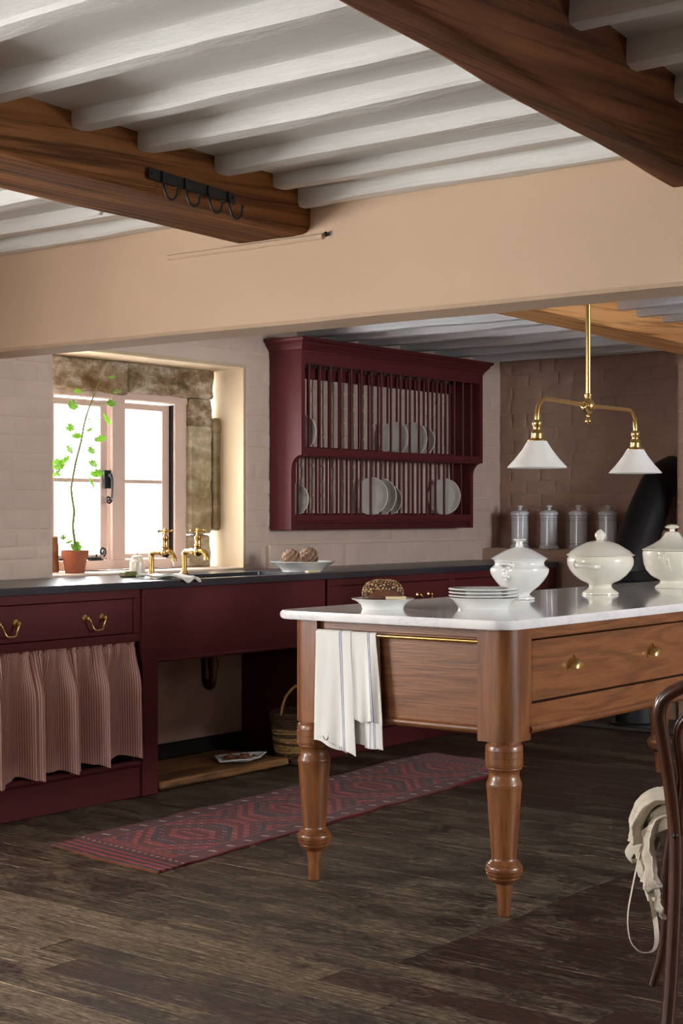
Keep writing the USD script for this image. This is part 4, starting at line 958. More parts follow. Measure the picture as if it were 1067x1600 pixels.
def cup_pull(parent, y_, z, x):
    """A brass half-cup drawer pull on a flanged back plate, hollow below."""
    W, Hh, D_ = 0.040, 0.036, 0.026
    n, m = 20, 10; P = []
    for i in range(n + 1):
        a = math.pi * i / n
        for j in range(m + 1):
            b = (math.pi / 2) * j / m
            P.append((x + 0.003 + D_ * math.sin(b), y_ + W * 0.84 * math.cos(a) * math.cos(b) ** 0.6, z - 0.012 + Hh * 0.84 * math.sin(a) * math.cos(b) ** 0.6))
    P = np.array(P).reshape(n + 1, m + 1, 3)
    shell, _ = cloth(P, 0.0018)
    shell.fix_normals()
    arch = [(y_ + W * math.cos(a), z - 0.012 + Hh * math.sin(a)) for a in np.linspace(0, math.pi, 24)]
    arch += [(y_ - W, z - 0.018), (y_ + W, z - 0.018)]
    plate = prism(arch, 0.003, 'x', x - 0.0005)
    tab = move(trimesh.creation.cylinder(0.006, 0.003, sections=14), (x + 0.001, y_, z + 0.025), R((0, 90, 0)))
    screws = [ball((x + 0.003, y_ + q, z - 0.010), 0.0028, 1) for q in (-W * 0.92, W * 0.92)] + [ball((x + 0.003, y_, z + 0.027), 0.0028, 1)]
    part(parent, 'cup_pull', join(shell, plate, tab, *screws), 'brass', 40, label='brass cup pull')


for a, b, pulls in ((4.030, 5.200, (4.283, 4.823)), (5.260, 6.470, (5.60, 6.12))):
    dr = part(tb, 'drawer', box(XR - 0.4, XR - 0.001, a + 0.003, b - 0.003, 0.636, 0.818, 0.0015), 'oak_y', 30)
    for q in pulls:
        cup_pull(dr, q, 0.730, XR - 0.001)
part(tb, 'drawer_runner', box(LX0 + 0.0, XR - 0.03, LY0 + 0.08, LY1 - 0.08, 0.60, 0.63, 0.002), 'dark_gap', False)
part(tb, 'towel_rail', join(rod((LX0 + S - 0.005, LY0 - S + 0.018, 0.816), (LX1 - S + 0.005, LY0 - S + 0.018, 0.816), 0.0065, 14)), 'brass_bright', 40, label='brass towel rail between the front legs')

# ---- the tea towel over the rail: a wide panel in front, a narrower fold beside it and the tail behind
RYc = LY0 - S + 0.018
def drape(xa, xb, zfront, zback, yo, skew, seed, ripple=0.006, nx=34, tl=0.0):
    """A strip of cloth over the rail from the front hem up, over and down to the back hem; skew shifts it sideways as it falls."""
    r = 0.0085 + yo; top = 0.816
    s_front = np.linspace(1, 0, 26); arc = np.linspace(0, math.pi, 9)[1:-1]; s_back = np.linspace(0, 1, 22)
    out = []
    for i in range(nx):
        u = i / (nx - 1); x = xa + (xb - xa) * u; col = []
        hem = zfront[0] + (zfront[1] - zfront[0]) * u + 0.005 * math.sin(u * 9 + seed); hemb = zback[0] + (zback[1] - zback[0]) * u
        for s in s_front:
            z = top - s * (top - hem)
            w = ripple * s * math.sin(u * 7.5 + seed) + ripple * 0.5 * s * math.sin(u * 15 + 2 * s + seed)
            col.append((x + skew[0] * s * (1 - u) + skew[1] * s * u, RYc - r - w - 0.006 * s - tl * s, z))
        for a in arc:
            col.append((x, RYc - r * math.cos(a), top + r * math.sin(a)))
        for s in s_back:
            z = top - s * (top - hemb)
            col.append((x + skew[0] * 0.6 * s * (1 - u) + skew[1] * 0.6 * s * u, RYc + r * (1 - 0.4 * s) - 0.003 * s * math.sin(u * 7.5 + seed), z))
        out.append(col)
    P = np.array(out); uv = np.stack(np.meshgrid(np.linspace(0, 1, nx), np.linspace(0, 1, P.shape[1]), indexing='ij'), -1)
    return cloth(P, 0.0022, uv)
tw = thing('tea_towel', 'white linen tea towel with thin blue stripes hung over the brass rail', 'tea towel', (2.3, RYc, 0.45))
m_, uv_ = drape(2.190, 2.330, (0.470, 0.432), (0.60, 0.60), 0.0015, (0.0, 0.028), 0.4)
uv_ = uv_ * [1.0, 1.0]
part(tw, 'front_fold', m_, 'towel_linen', uv=uv_)
m_, uv_ = drape(2.322, 2.428, (0.545, 0.545), (0.47, 0.458), 0.000, (0.030, 0.030), 2.2, 0.010)
uv_ = uv_ * [0.9, 1.0] + [0.05, 0]
part(tw, 'side_fold', m_, 'towel_linen', uv=uv_)
def strip(x0, x1, z0, z1, y_, seed, dx=0.0):
    P = np.array([[(x0 + (x1 - x0) * u + dx * (1 - v), y_ + 0.004 * math.sin(u * 6 + seed) * (1 - v), z0 + (z1 - z0) * v) for v in np.linspace(0, 1, 14)] for u in np.linspace(0, 1, 14)])
    return cloth(P, 0.0022, np.stack(np.meshgrid(np.linspace(0.3, 1, 14), np.linspace(0, 1, 14), indexing='ij'), -1))
m_, uv_ = strip(2.372, 2.418, 0.458, 0.81, RYc + 0.006, 1.0)
part(tw, 'back_tail', m_, 'towel_linen', uv=uv_)
part(tw, 'hem_seam', tube([(2.193 + 0.0008 * k * 9, RYc - 0.0195, 0.492 - 0.0022 * k * 1.3) for k in range(19)], 0.0009, 6), 'apron_linen', True)
part(tw, 'hanging_loop', tube(curve([(2.225, RYc - 0.02, 0.488), (2.232, RYc - 0.024, 0.478), (2.242, RYc - 0.024, 0.476), (2.246, RYc - 0.02, 0.486)], 6), 0.0018, 6), 'apron_linen', True)
mono = move(meshkit.text_mesh('H', 0.013, 0.0006), (0, 0, 0), R((90, 0, 0)))
part(tw, 'monogram', move(mono, (2.296, RYc - 0.0262, 0.449)), 'ink_blue', False)

# ================================================================ THINGS ON THE TABLE
def px_prof(rows, z0, k):
    """Profile from (y, half width) rows measured in one unit, scaled to metres."""
    return [(r * k, (z0 - y) * k) for y, r in rows]


def loop_handle(parent, pts, r, mat_, ends=True, flat=1.0):
    c = curve(pts, 8)
    ms = [tube(c, r, 12, flat)]
    if ends:
        ms += [ball(c[0], np.max(r) * 1.7, 2, (1, 1, 1)), ball(c[-1], np.max(r) * 1.7, 2, (1, 1, 1))]
    part(parent, 'handle', join(ms), mat_, 50, local=True)


k1 = 0.002316
t1 = thing('soup_tureen', 'round white lidded tureen with a flared flat knob, beside the stack of plates', 'tureen', (2.348, 4.905, TZ))
body = px_prof([(938, 0), (938, 23), (937.5, 24.2), (935, 24.3), (933.5, 20.5), (932, 17.4), (930.5, 16.4), (928.5, 17.2), (925, 21), (921, 26), (917, 31), (910, 37.4), (902, 43.2), (897, 45.8), (893, 46.6), (889, 46.0), (886.5, 43), (884.5, 40.2), (882, 39.2), (879, 39.4), (876.5, 41), (875, 42.3), (874.4, 41.6), (876, 38), (876, 0)], 938, k1)
part(t1, 'body', lathe(body, 56), 'porcelain', 35, local=True)
ld = part(t1, 'lid', lathe(px_prof([(875.6, 0), (875.6, 41), (874.6, 44.6), (874, 45.2), (873.2, 44.6), (868, 36.5), (862, 25.5), (858.5, 18), (856, 10.5), (855, 6.5), (855, 0)], 938, k1), 56), 'porcelain', 35, local=True)
n_, zt2 = 40, []
kn = lathe(px_prof([(856, 0), (856, 6.5), (853, 5.4), (849, 4.8), (846.5, 5.4), (845, 8), (844, 9.8), (843, 9.9), (842.2, 8.6), (842.8, 6), (843.2, 0)], 938, k1), 36)
th = np.arctan2(kn.vertices[:, 1], kn.vertices[:, 0]); rr = np.hypot(kn.vertices[:, 0], kn.vertices[:, 1]); sc = np.where(rr > 0.012, 1 + 0.09 * np.cos(8 * th), 1); kn.vertices[:, 0] *= sc; kn.vertices[:, 1] *= sc
part(ld, 'knob', kn, 'porcelain', 35, local=True)
for ang in (-88, 92):
    c, s = math.cos(math.radians(ang)), math.sin(math.radians(ang)); tx, ty = -s, c
    q = lambda rad, lat, z: (c * rad + tx * lat, s * rad + ty * lat, z)
    loop_handle(t1, [q(0.093, -0.022, 0.128), q(0.112, -0.018, 0.132), q(0.118, 0.0, 0.134), q(0.112, 0.018, 0.132), q(0.093, 0.022, 0.128)], 0.0055, 'porcelain')
    part(t1, 'mask', join(ball(q(0.104, 0, 0.098), 0.016, 2, (0.7, 0.7, 1.5)), ball(q(0.112, 0, 0.11), 0.008, 1), *[ball(q(0.104, l_, z_), 0.006, 1) for l_, z_ in ((-0.012, 0.118), (0.012, 0.118), (-0.012, 0.085), (0.012, 0.085), (0, 0.075))]), 'porcelain', True, local=True)

k2 = 0.00249
t2 = thing('soup_tureen', 'cream lidded tureen with a pine-bud knob, middle one of the three tureens', 'tureen', (2.41, 5.405, TZ))
body = px_prof([(932, 0), (932, 27.5), (931.6, 28.6), (929.5, 28.4), (927.5, 26.5), (924.5, 21), (921.5, 18.2), (919, 17.4), (916.5, 18.2), (914, 21.5), (910, 31), (902, 40.8), (893, 48), (886, 51.2), (880, 51.8), (876, 51.2), (873, 49.6), (872, 48.6), (872.5, 46), (872.5, 0)], 932, k2)
part(t2, 'body', lathe(body, 56), 'ironstone', 35, local=True)
ld = part(t2, 'lid', lathe(px_prof([(872.3, 0), (872.3, 48), (871.6, 53), (871, 54), (870.2, 53.4), (868.6, 50), (864, 45.5), (859, 37.5), (854, 29), (850.5, 20.5), (848.4, 11), (847.6, 0)], 932, k2), 56), 'ironstone', 35, local=True)
bud = lathe(px_prof([(848.6, 0), (848.6, 7), (847.4, 5.2), (845, 6.6), (841, 8.3), (837.5, 8.0), (834, 5.4), (831.5, 2.6), (830, 0)], 932, k2), 28)
bud.vertices = bud.vertices * [1, 1, 1]; th = np.arctan2(bud.vertices[:, 1], bud.vertices[:, 0]); g_ = 1 + 0.06 * np.cos(7 * th + bud.vertices[:, 2] * 420); bud.vertices[:, 0] *= g_; bud.vertices[:, 1] *= g_
part(ld, 'bud_knob', bud, 'ironstone', 50, local=True)
for ang in (-86, 94):
    c, s = math.cos(math.radians(ang)), math.sin(math.radians(ang)); tx, ty = -s, c
    q = lambda rad, lat, z: (c * rad + tx * lat, s * rad + ty * lat, z)
    loop_handle(t2, [q(0.112, -0.046, 0.118), q(0.135, -0.036, 0.117), q(0.148, -0.012, 0.115), q(0.150, 0.012, 0.113), q(0.140, 0.034, 0.112), q(0.118, 0.046, 0.111)], [0.008, 0.0075, 0.0085, 0.0085, 0.010, 0.012], 'ironstone', False)
    part(t2, 'leaf_ornament', join(*[ball(q(0.116 + 0.004 * (k == 0), -0.047 + 0.011 * math.cos(k * 1.05) * (k > 0), 0.118 + 0.012 * math.sin(k * 1.05) * (k > 0)), 0.006, 1) for k in range(7)]), 'ironstone', True, local=True)

k3 = 0.002694
t3 = thing('soup_tureen', 'cream lidded tureen with a scrolled handle, cut by the right picture edge', 'tureen', (2.405, 6.045, TZ))
body = px_prof([(922, 0), (922, 26.2), (921.4, 27), (919.5, 26.4), (917, 23.5), (914.5, 19.8), (912, 18.6), (910, 19.4), (906, 27), (902, 33.6), (893, 41), (884, 44.2), (874, 45.6), (866, 46), (864, 45.4), (864, 0)], 922, k3)
part(t3, 'body', lathe(body, 56), 'ironstone', 35, local=True)
ld = part(t3, 'lid', lathe(px_prof([(864.2, 0), (864.2, 44), (862.6, 46.6), (861.6, 46.9), (860.6, 45.6), (857.5, 39), (852.5, 29), (846, 18.6), (840, 13.6), (835.4, 11), (834, 8.4), (833.6, 0)], 922, k3), 56), 'ironstone', 35, local=True)
kn = lathe(px_prof([(834.6, 0), (834.6, 4.6), (832, 3.8), (829.8, 4.4), (828.6, 8), (827.6, 10.4), (826.4, 10.6), (824.6, 9), (822.8, 6.2), (822.4, 0)], 922, k3), 36)
th = np.arctan2(kn.vertices[:, 1], kn.vertices[:, 0]); rr = np.hypot(kn.vertices[:, 0], kn.vertices[:, 1]); sc = np.where(rr > 0.014, 1 + 0.07 * np.cos(8 * th), 1); kn.vertices[:, 0] *= sc; kn.vertices[:, 1] *= sc
part(ld, 'knob', kn, 'ironstone', 35, local=True)
for ang in (-75, 105):
    c, s = math.cos(math.radians(ang)), math.sin(math.radians(ang)); tx, ty = -s, c
    q = lambda rad, lat, z: (c * rad + tx * lat, s * rad + ty * lat, z)
    loop_handle(t3, [q(0.120, -0.004, 0.150), q(0.134, -0.004, 0.142), q(0.140, -0.002, 0.125), q(0.137, 0.006, 0.108), q(0.150, 0.010, 0.112), q(0.162, 0.012, 0.124), q(0.158, 0.010, 0.133), q(0.150, 0.008, 0.130)], [0.0055, 0.006, 0.0075, 0.009, 0.008, 0.007, 0.006, 0.005], 'ironstone', False)
    part(t3, 'handle_tail', join(tube(curve([q(0.150, 0.010, 0.112), q(0.140, 0.012, 0.095), q(0.122, 0.013, 0.078)], 6), [0.008, 0.007, 0.005], 12)), 'ironstone', 50, local=True)

# ---- the stack of plates
sx_, sy_ = 2.548, 4.35
bw = single('soup_bowl', 'deep white footed bowl at the bottom of the plate stack', 'bowl', lathe([(0, 0.004), (0.078, 0.004), (0.080, 0.0), (0.085, 0.0), (0.086, 0.006), (0.092, 0.014), (0.103, 0.028), (0.1155, 0.0345), (0.117, 0.0365), (0.115, 0.038), (0.10, 0.0325), (0.085, 0.016), (0.06, 0.010), (0, 0.010)], 56), 'porcelain', (sx_, sy_, TZ), local=True)
GP = 'white plates stacked on the bowl'
pl = thing('side_plate', 'white plate lying directly on the footed bowl, lowest of three', 'plate', (sx_, sy_, TZ + 0.0295), GP)
part(pl, 'dish', lathe(plate_profile(0.117, 0.014, 0.5), 56), 'porcelain', 40, local=True)
dup(pl, 'white plate in the middle of the three stacked plates', (sx_ + 0.001, sy_ - 0.001, TZ + 0.0405), 30, GP)
dup(pl, 'white plate on top of the three stacked plates', (sx_ - 0.001, sy_ + 0.001, TZ + 0.0515), 75, GP)

# ---- bread on its plate
bx, by = 2.298, 4.128
single('bread_plate', 'white footed plate carrying the seeded loaf', 'plate', lathe([(0, 0.004), (0.060, 0.004), (0.062, 0.0), (0.068, 0.0), (0.069, 0.005), (0.073, 0.014), (0.086, 0.025), (0.102, 0.0325), (0.1045, 0.0345), (0.102, 0.036), (0.085, 0.030), (0.066, 0.027), (0, 0.026)], 56), 'porcelain', (bx, by, TZ), local=True)
lf = thing('bread_loaf', 'half loaf of dark bread crusted with oats on the white plate', 'bread', (bx, by, TZ + 0.0265))
def loaf(a, b, c, e=2.6):
    m = trimesh.creation.icosphere(5, 1.0); v = m.vertices
    d = (np.abs(v[:, 0]) ** e + np.abs(v[:, 1]) ** e + np.abs(v[:, 2]) ** e) ** (1 / e)
    v = v / d[:, None] * [a, b, c]
    v[:, 2] = np.where(v[:, 2] < -c * 0.42, -c * 0.42, v[:, 2]) + c * 0.42
    m.vertices = v
    return m
ang = math.degrees(math.atan2(rgt[1], rgt[0]))
RL = R((0, 0, ang))
lm = rough(loaf(0.068, 0.046, 0.0500), 0.004, 45, 2)
cutm = lm.vertices[:, 1] < -0.030                          # the cut face towards the viewer
lm.vertices[:, 1] = np.where(lm.vertices[:, 1] < -0.036, -0.036 + 0.1 * (lm.vertices[:, 1] + 0.036), lm.vertices[:, 1])
lm.vertices[:, 2] = np.maximum(lm.vertices[:, 2], 0.0)
part(lf, 'crust', move(lm, (0, 0, 0), RL), 'bread_crust', 60, local=True)
cf_ = rough(loaf(0.054, 0.004, 0.026, 2.4), 0.0012, 90, 4)
part(lf, 'cut_face', move(cf_, (0.006, -0.0375, 0.0), None).apply_transform(np.block([[RL, np.zeros((3, 1))], [np.zeros((1, 3)), np.ones((1, 1))]])), 'bread_crumb', 60, local=True)
pr = np.random.default_rng(5); seeds = []
pts, fi = trimesh.sample.sample_surface(lm, 1100, seed=4)
for p_, f_ in zip(pts, fi):
    nz = lm.face_normals[f_]
    if p_[2] < 0.012 or (p_[1] < -0.034 and p_[2] < 0.030 + 0.008 * math.sin(p_[0] * 60)) or nz[2] < -0.2 or pr.random() > 0.35 + 8 * max(p_[2] - 0.012, 0):
        continue
    o = trimesh.creation.icosphere(0, 1.0); o.vertices = o.vertices * [0.0036, 0.0022, 0.0011] * pr.uniform(0.6, 1.15)
    t = trimesh.geometry.align_vectors([0, 0, 1], nz); o.vertices = o.vertices @ R((0, 0, pr.uniform(0, 360))).T @ t[:3, :3].T + p_ + nz * 0.0006
    seeds.append(o)
part(lf, 'oat_flakes', move(join(seeds), (0, 0, 0), RL), 'oat', 60, local=True, kind='stuff')


def knife(name, label, at, rot, handle_mat, L1=0.085, L2=0.12):
    t = thing(name, label, 'knife', at, None, rot)
    h = [(0, -0.008), (0.01, -0.0085), (L1 - 0.01, -0.0105), (L1, -0.009), (L1, 0.009), (L1 - 0.01, 0.0105), (0.01, 0.0085), (0, 0.008)]
    hm = trimesh.creation.extrude_polygon(Polygon(h).buffer(0.002), 0.009, engine='earcut'); hm.apply_translation((0, 0, 0.0005))
    part(t, 'knife_handle', hm, handle_mat, 30, local=True)
    bl = [(0.002, -0.007), (-0.01, -0.009), (-L2 * 0.8, -0.010), (-L2 * 0.95, -0.006), (-L2, 0.002), (-L2 * 0.93, 0.006), (0.002, 0.006)]
    b_ = trimesh.creation.extrude_polygon(Polygon(bl), 0.0014, engine='earcut'); b_.apply_translation((0, 0, 0.004))
    part(t, 'blade', b_, 'steel', 30, local=True)
    return t


knife('butter_knife', 'butter knife with an ivory handle resting on the bread plate', (bx + 0.037, by - 0.032, TZ + 0.0345), math.degrees(math.atan2(0.613, 0.79)) + 2, 'ivory', 0.062, 0.075)

# ================================================================ THINGS ON THE WORKTOP AND SILL
WT = 0.9102
PX_ = -0.12
pp = thing('potted_geranium', 'leggy green geranium in a terracotta pot on the window sill', 'potted plant', (PX_, 4.987, WZ0 + 0.001))
part(pp, 'pot', move(lathe([(0, 0.0), (0.044, 0.0), (0.0455, 0.003), (0.0555, 0.068), (0.0560, 0.072), (0.0615, 0.073), (0.0650, 0.103), (0.0635, 0.106), (0.060, 0.105), (0.0555, 0.078), (0.05, 0.07), (0, 0.07)], 40), (PX_, 4.987, WZ0)), 'terracotta', 40)
part(pp, 'soil', move(rough(lathe([(0, 0.070), (0.054, 0.070), (0.056, 0.090), (0.03, 0.094), (0, 0.095)], 30), 0.002, 60, 2), (PX_, 4.987, WZ0)), 'soil', 60)
stem = [(4.990, 1.005), (4.987, 1.026), (4.984, 1.08), (4.977, 1.14), (4.979, 1.206), (4.970, 1.25), (4.967, 1.296), (4.968, 1.334), (4.991, 1.446), (5.023, 1.537), (5.051, 1.628), (5.08, 1.705), (5.121, 1.793), (5.150, 1.838)]
sp = curve([(PX_ + 0.004 * math.sin(k * 1.7), a, b) for k, (a, b) in enumerate(stem)], 5)
part(pp, 'stem', tube(sp, [0.0062, 0.006, 0.0055, 0.005, 0.0045, 0.0034, 0.0025], 9), 'stem_green', 50)
part(pp, 'stem', tube(curve([(PX_ - 0.01, 4.965, 1.0), (PX_, 4.955, 1.04), (PX_ + 0.005, 4.937, 1.085)], 5), [0.002, 0.0012], 7), 'stem_green', 50)
leaves = [(5.039, 1.781, .030), (5.177, 1.852, .024), (5.24, 1.788, .021), (5.011, 1.713, .042), (5.19, 1.73, .036), (5.082, 1.646, .024), (5.17, 1.652, .051), (4.995, 1.606, .033), (4.982, 1.568, .039), (5.104, 1.60, .024), (5.125, 1.56, .045), (4.961, 1.502, .036), (5.061, 1.50, .036), (4.95, 1.454, .042), (4.915, 1.432, .051), (5.069, 1.439, .039), (4.903, 1.39, .039), (5.092, 1.395, .048), (5.055, 1.348, .048), (4.927, 1.071, .027), (4.937, 1.09, .021), (4.982, 1.048, .048), (4.862, 1.422, .026), (4.862, 1.383, .024)]
lr = np.random.default_rng(11)
for k, (ly, lz, s) in enumerate(leaves):
    a = np.linspace(0, 2 * math.pi, 31)[:-1] + 0.0
    rad = s * 0.62 * (1 + 0.10 * np.cos(7 * a)) * (1 - 0.55 * np.exp(-((a - math.pi) / 0.28) ** 2))
    v = [(0, 0, 0)]
    for q in (0.5, 1.0):
        v += [(r * q * math.cos(t), r * q * math.sin(t), s * (0.10 * q * q * math.cos(7 * t) * 0.5 - 0.16 * q * q)) for r, t in zip(rad, a)]
    n = len(a); f = [(0, 1 + i, 1 + (i + 1) % n) for i in range(n)]
    for i in range(n):
        j = (i + 1) % n; f += [(1 + i, 1 + n + i, 1 + n + j), (1 + i, 1 + n + j, 1 + j)]
    v = np.array(v); both = np.vstack([v + [0, 0, 0.0003], v - [0, 0, 0.0003]]); ff_ = np.array(f + [(x + len(v), z + len(v), y_ + len(v)) for x, y_, z in f])
    lm_ = trimesh.Trimesh(both, ff_, process=False)
    dx = lr.uniform(-0.05, 0.05)
    lm_ = move(lm_, (PX_ + dx, ly, lz), R((lr.uniform(18, 62) * lr.choice([-1, 1]), lr.uniform(18, 50), lr.uniform(0, 360))))
    i0 = np.argmin(np.hypot(sp[:, 1] - ly, (sp[:, 2] - (lz - 0.05)) * 1.0)) if lz > 1.1 else (3 if k == 21 else -1)
    o = sp[i0] if i0 >= 0 else np.array([PX_ + 0.004, 4.945, 1.06])
    lf_ = part(pp, 'leaf', lm_, 'leaf_green', True)
    part(lf_, 'petiole', tube(curve([o, (o + [PX_ + dx, ly, lz]) / 2 + [0, 0, -0.006], (PX_ + dx, ly, lz - 0.0005)], 4), [0.0011, 0.0008], 6), 'stem_green', 60)

single('chopping_board', 'edge of a brown wooden board leaning in the window recess behind the pot', 'board', move(box(-0.008, 0.008, -0.06, 0.06, 0, 0.17, 0.006), (-0.20, 4.90, WZ0 + 0.002), R((0, -3, 0))), 'dark_rail', (-0.20, 4.90, WZ0))

jr = thing('stoneware_jar', 'small cream stoneware jar with a narrow neck between the pot and the taps', 'jar', (0.172, 5.105, WT))
part(jr, 'body', lathe([(0, 0), (0.033, 0), (0.036, 0.003), (0.036, 0.060), (0.034, 0.068), (0.028, 0.072), (0.0265, 0.078), (0.0275, 0.082), (0.0275, 0.088), (0.024, 0.090), (0.022, 0.086), (0.02, 0.07), (0, 0.07)], 36), 'cream_glaze', 40, local=True)
part(jr, 'lid', lathe([(0, 0.086), (0.0225, 0.086), (0.023, 0.091), (0.018, 0.095), (0, 0.096)], 30), 'cream_glaze', 40, local=True)
part(jr, 'cord', tube(curve([(0, 0, 0.094), (0.001, 0, 0.102), (0.004, 0.001, 0.108)], 4), 0.0018, 7), 'wick', True, local=True)
sb = box(-0.024, 0.024, -0.038, 0.038, 0, 0.026, 0.006)
single('soap_bar', 'olive green bar of soap in front of the stoneware jar', 'soap', rough(sb.subdivide().subdivide(), 0.0008, 60, 2), 'olive_soap', (0.225, 4.995, WT), local=True)

# a folded cloth laid over the front edge
nx_, ny_ = 44, 20
pc = []
for i in range(nx_):
    s = i / (nx_ - 1); row = []
    for j in range(ny_):
        t = j / (ny_ - 1)
        x = 0.375 + 0.275 * s; yv = 4.895 + 0.130 * t + 0.03 * s * (1 - t)
        z = WT + 0.010 + 0.006 * math.sin(t * 8 + 3 * s) * (0.4 + s) + 0.005 * math.sin(s * 11 + t * 2)
        if x > 0.632:
            z -= (x - 0.632) * 0.9 * (0.4 + 0.6 * t); x = 0.632 + (x - 0.632) * 0.55 + 0.006
        row.append((x, yv, max(z, WT + 0.006) if x < 0.634 else z))
    pc.append(row)
cm_, _ = cloth(np.array(pc), 0.008)
single('dish_cloth', 'folded white cloth draped over the worktop edge below the taps', 'cloth', cm_, 'linen', (0.5, 5.0, WT), smooth=60)

dsx, dsy = 0.415, 6.015
single('serving_dish', 'white footed serving dish holding two artichokes', 'dish', lathe([(0, 0.004), (0.094, 0.004), (0.096, 0), (0.102, 0), (0.104, 0.006), (0.120, 0.022), (0.150, 0.040), (0.162, 0.047), (0.1645, 0.0495), (0.162, 0.051), (0.14, 0.040), (0.10, 0.016), (0, 0.014)], 60), 'porcelain', (dsx, dsy, WT), local=True)


def artichoke(label, at, r, seed, rot):
    t = thing('artichoke', label, 'artichoke', at, None, rot)
    q = np.random.default_rng(seed); ms = [ball((0, 0, r * 0.78), r * 0.72, 3, (1, 1, 0.98))]
    n = 74
    for k in range(n):
        f = k / n; th = k * 2.39996; ph = math.radians(168 - 150 * f)      # from the base up to the crown
        c = np.array([math.sin(ph) * math.cos(th), math.sin(ph) * math.sin(th), math.cos(ph)])
        L_, W_ = r * (0.40 + 0.12 * math.sin(math.pi * f)), r * 0.26
        sh = np.array([(-W_ * 0.7, -L_ * 0.5, 0), (W_ * 0.7, -L_ * 0.5, 0), (W_, 0, 0.10 * r), (W_ * 0.55, L_ * 0.42, 0.24 * r), (0, L_ * 0.66, 0.26 * r), (-W_ * 0.55, L_ * 0.42, 0.24 * r), (-W_, 0, 0.10 * r), (0, 0, 0.22 * r)])
        fa = np.array([(7, 0, 1), (7, 1, 2), (7, 2, 3), (7, 3, 4), (7, 4, 5), (7, 5, 6), (7, 6, 0), (1, 0, 6), (1, 6, 2), (2, 6, 5), (2, 5, 3), (3, 5, 4)])
        up = np.array([0, 0, 1.0]) - c * c[2]; up /= np.linalg.norm(up) + 1e-9; sd = np.cross(up, c)
        v = sh @ np.array([sd, up, c]) + c * r * 0.80 + [0, 0, r * 0.78]
        ms.append(trimesh.Trimesh(v, fa, process=False))
    m = join(ms); m.vertices[:, 2] = np.maximum(m.vertices[:, 2], 0)
    part(t, 'bracts', m, 'artichoke', False, local=True, kind='stuff')
    part(t, 'stalk', lathe([(0, -0.012), (0.009, -0.012), (0.010, 0.0), (0.012, 0.006), (0, 0.006)], 12), 'artichoke', 40, local=True)
artichoke('purple-brown artichoke on the serving dish, the one nearer the taps', (0.405, 5.935, WT + 0.030), 0.046, 3, 10)
artichoke('purple-brown artichoke on the serving dish, the one farther from the taps', (0.415, 6.062, WT + 0.030), 0.049, 4, 130)
knife('table_knife', 'ivory-handled knife with a dark blade lying on the worktop before the artichoke dish', (0.545, 5.985, WT), -88, 'ivory', 0.10, 0.15)

# ================================================================ IRON HOOK RAIL ON THE BEAM
hr = thing('hook_rail', 'black iron rail with four hooks fixed to the brown beam', 'hook rail', (1.98, 3.56, 2.19))
A_, B_ = np.array([2.036, 3.305, 2.214]), np.array([1.997, 3.735, 2.208]); dv_ = (B_ - A_) / np.linalg.norm(B_ - A_); nrm = np.array([1.0, 0.09, 0.0]); nrm -= dv_ * (nrm @ dv_); nrm /= np.linalg.norm(nrm); upv = np.cross(dv_, nrm); upv = upv if upv[2] > 0 else -upv
bar = box(0, np.linalg.norm(B_ - A_), -0.017, 0.017, -0.003, 0.004, 0.0015); fr_ = np.stack([dv_, upv, np.cross(dv_, upv)], 1)
out_ = fr_[:, 2] if fr_[0, 2] > 0 else -fr_[:, 2]
part(hr, 'rail', move(bar, A_, fr_), 'black_iron', 30)
for k, q in enumerate((0.06, 0.17, 0.285, 0.39)):
    o = A_ + dv_ * q + out_ * 0.006
    hk = curve([o + upv * 0.016, o + upv * 0.0, o - upv * 0.015 + out_ * 0.003, o + np.array([0.006, 0, -0.035]), o + np.array([0.012, 0.006, -0.060]), o + np.array([0.018, 0.020, -0.070]), o + np.array([0.020, 0.036, -0.060]), o + np.array([0.020, 0.042, -0.040]), o + np.array([0.020, 0.044, -0.028])], 6)
    part(hr, 'hook', join(tube(hk, 0.0036, 9), ball(hk[-1], 0.0062, 2)), 'black_iron', 40)
for q in (0.012, 0.415):
    part(hr, 'screw', ball(A_ + dv_ * q + out_ * 0.004, 0.005, 1), 'black_iron', 40)

# ================================================================ UNDER THE SINK
single('wooden_board', 'thick old wooden board lying on the floor under the sink', 'board', rough(box(0.17, 0.605, 4.815, 5.685, 0.006, 0.040, 0.008), 0.0035, 18, 3, sub=0.03), 'board_wood', (0.4, 5.25, 0.006))
quad = np.array([(0.350, 5.425), (0.490, 5.315), (0.600, 5.41), (0.50, 5.640)])
g1 = np.linspace(0, 1, 22); pcl = []
for i, u in enumerate(g1):
    row = []
    for j, v in enumerate(g1):
        p_ = (1 - u) * (1 - v) * quad[0] + u * (1 - v) * quad[1] + u * v * quad[2] + (1 - u) * v * quad[3]
        e = min(u, v, 1 - u, 1 - v)
        row.append((p_[0], p_[1], 0.0475 + 0.016 * max(0, 0.16 - e) / 0.16 * (0.4 + 0.6 * abs(math.sin(3 * u + 2 * v))) + 0.002 * math.sin(u * 9)))
    pcl.append(row)
cm_, _ = cloth(np.array(pcl), 0.006)
single('folded_cloth', 'white folded cloth with upturned edges on the wooden floor board', 'cloth', cm_, 'white_cloth', (0.49, 5.45, 0.044), smooth=60)
br_ = np.random.default_rng(21)
proto = None
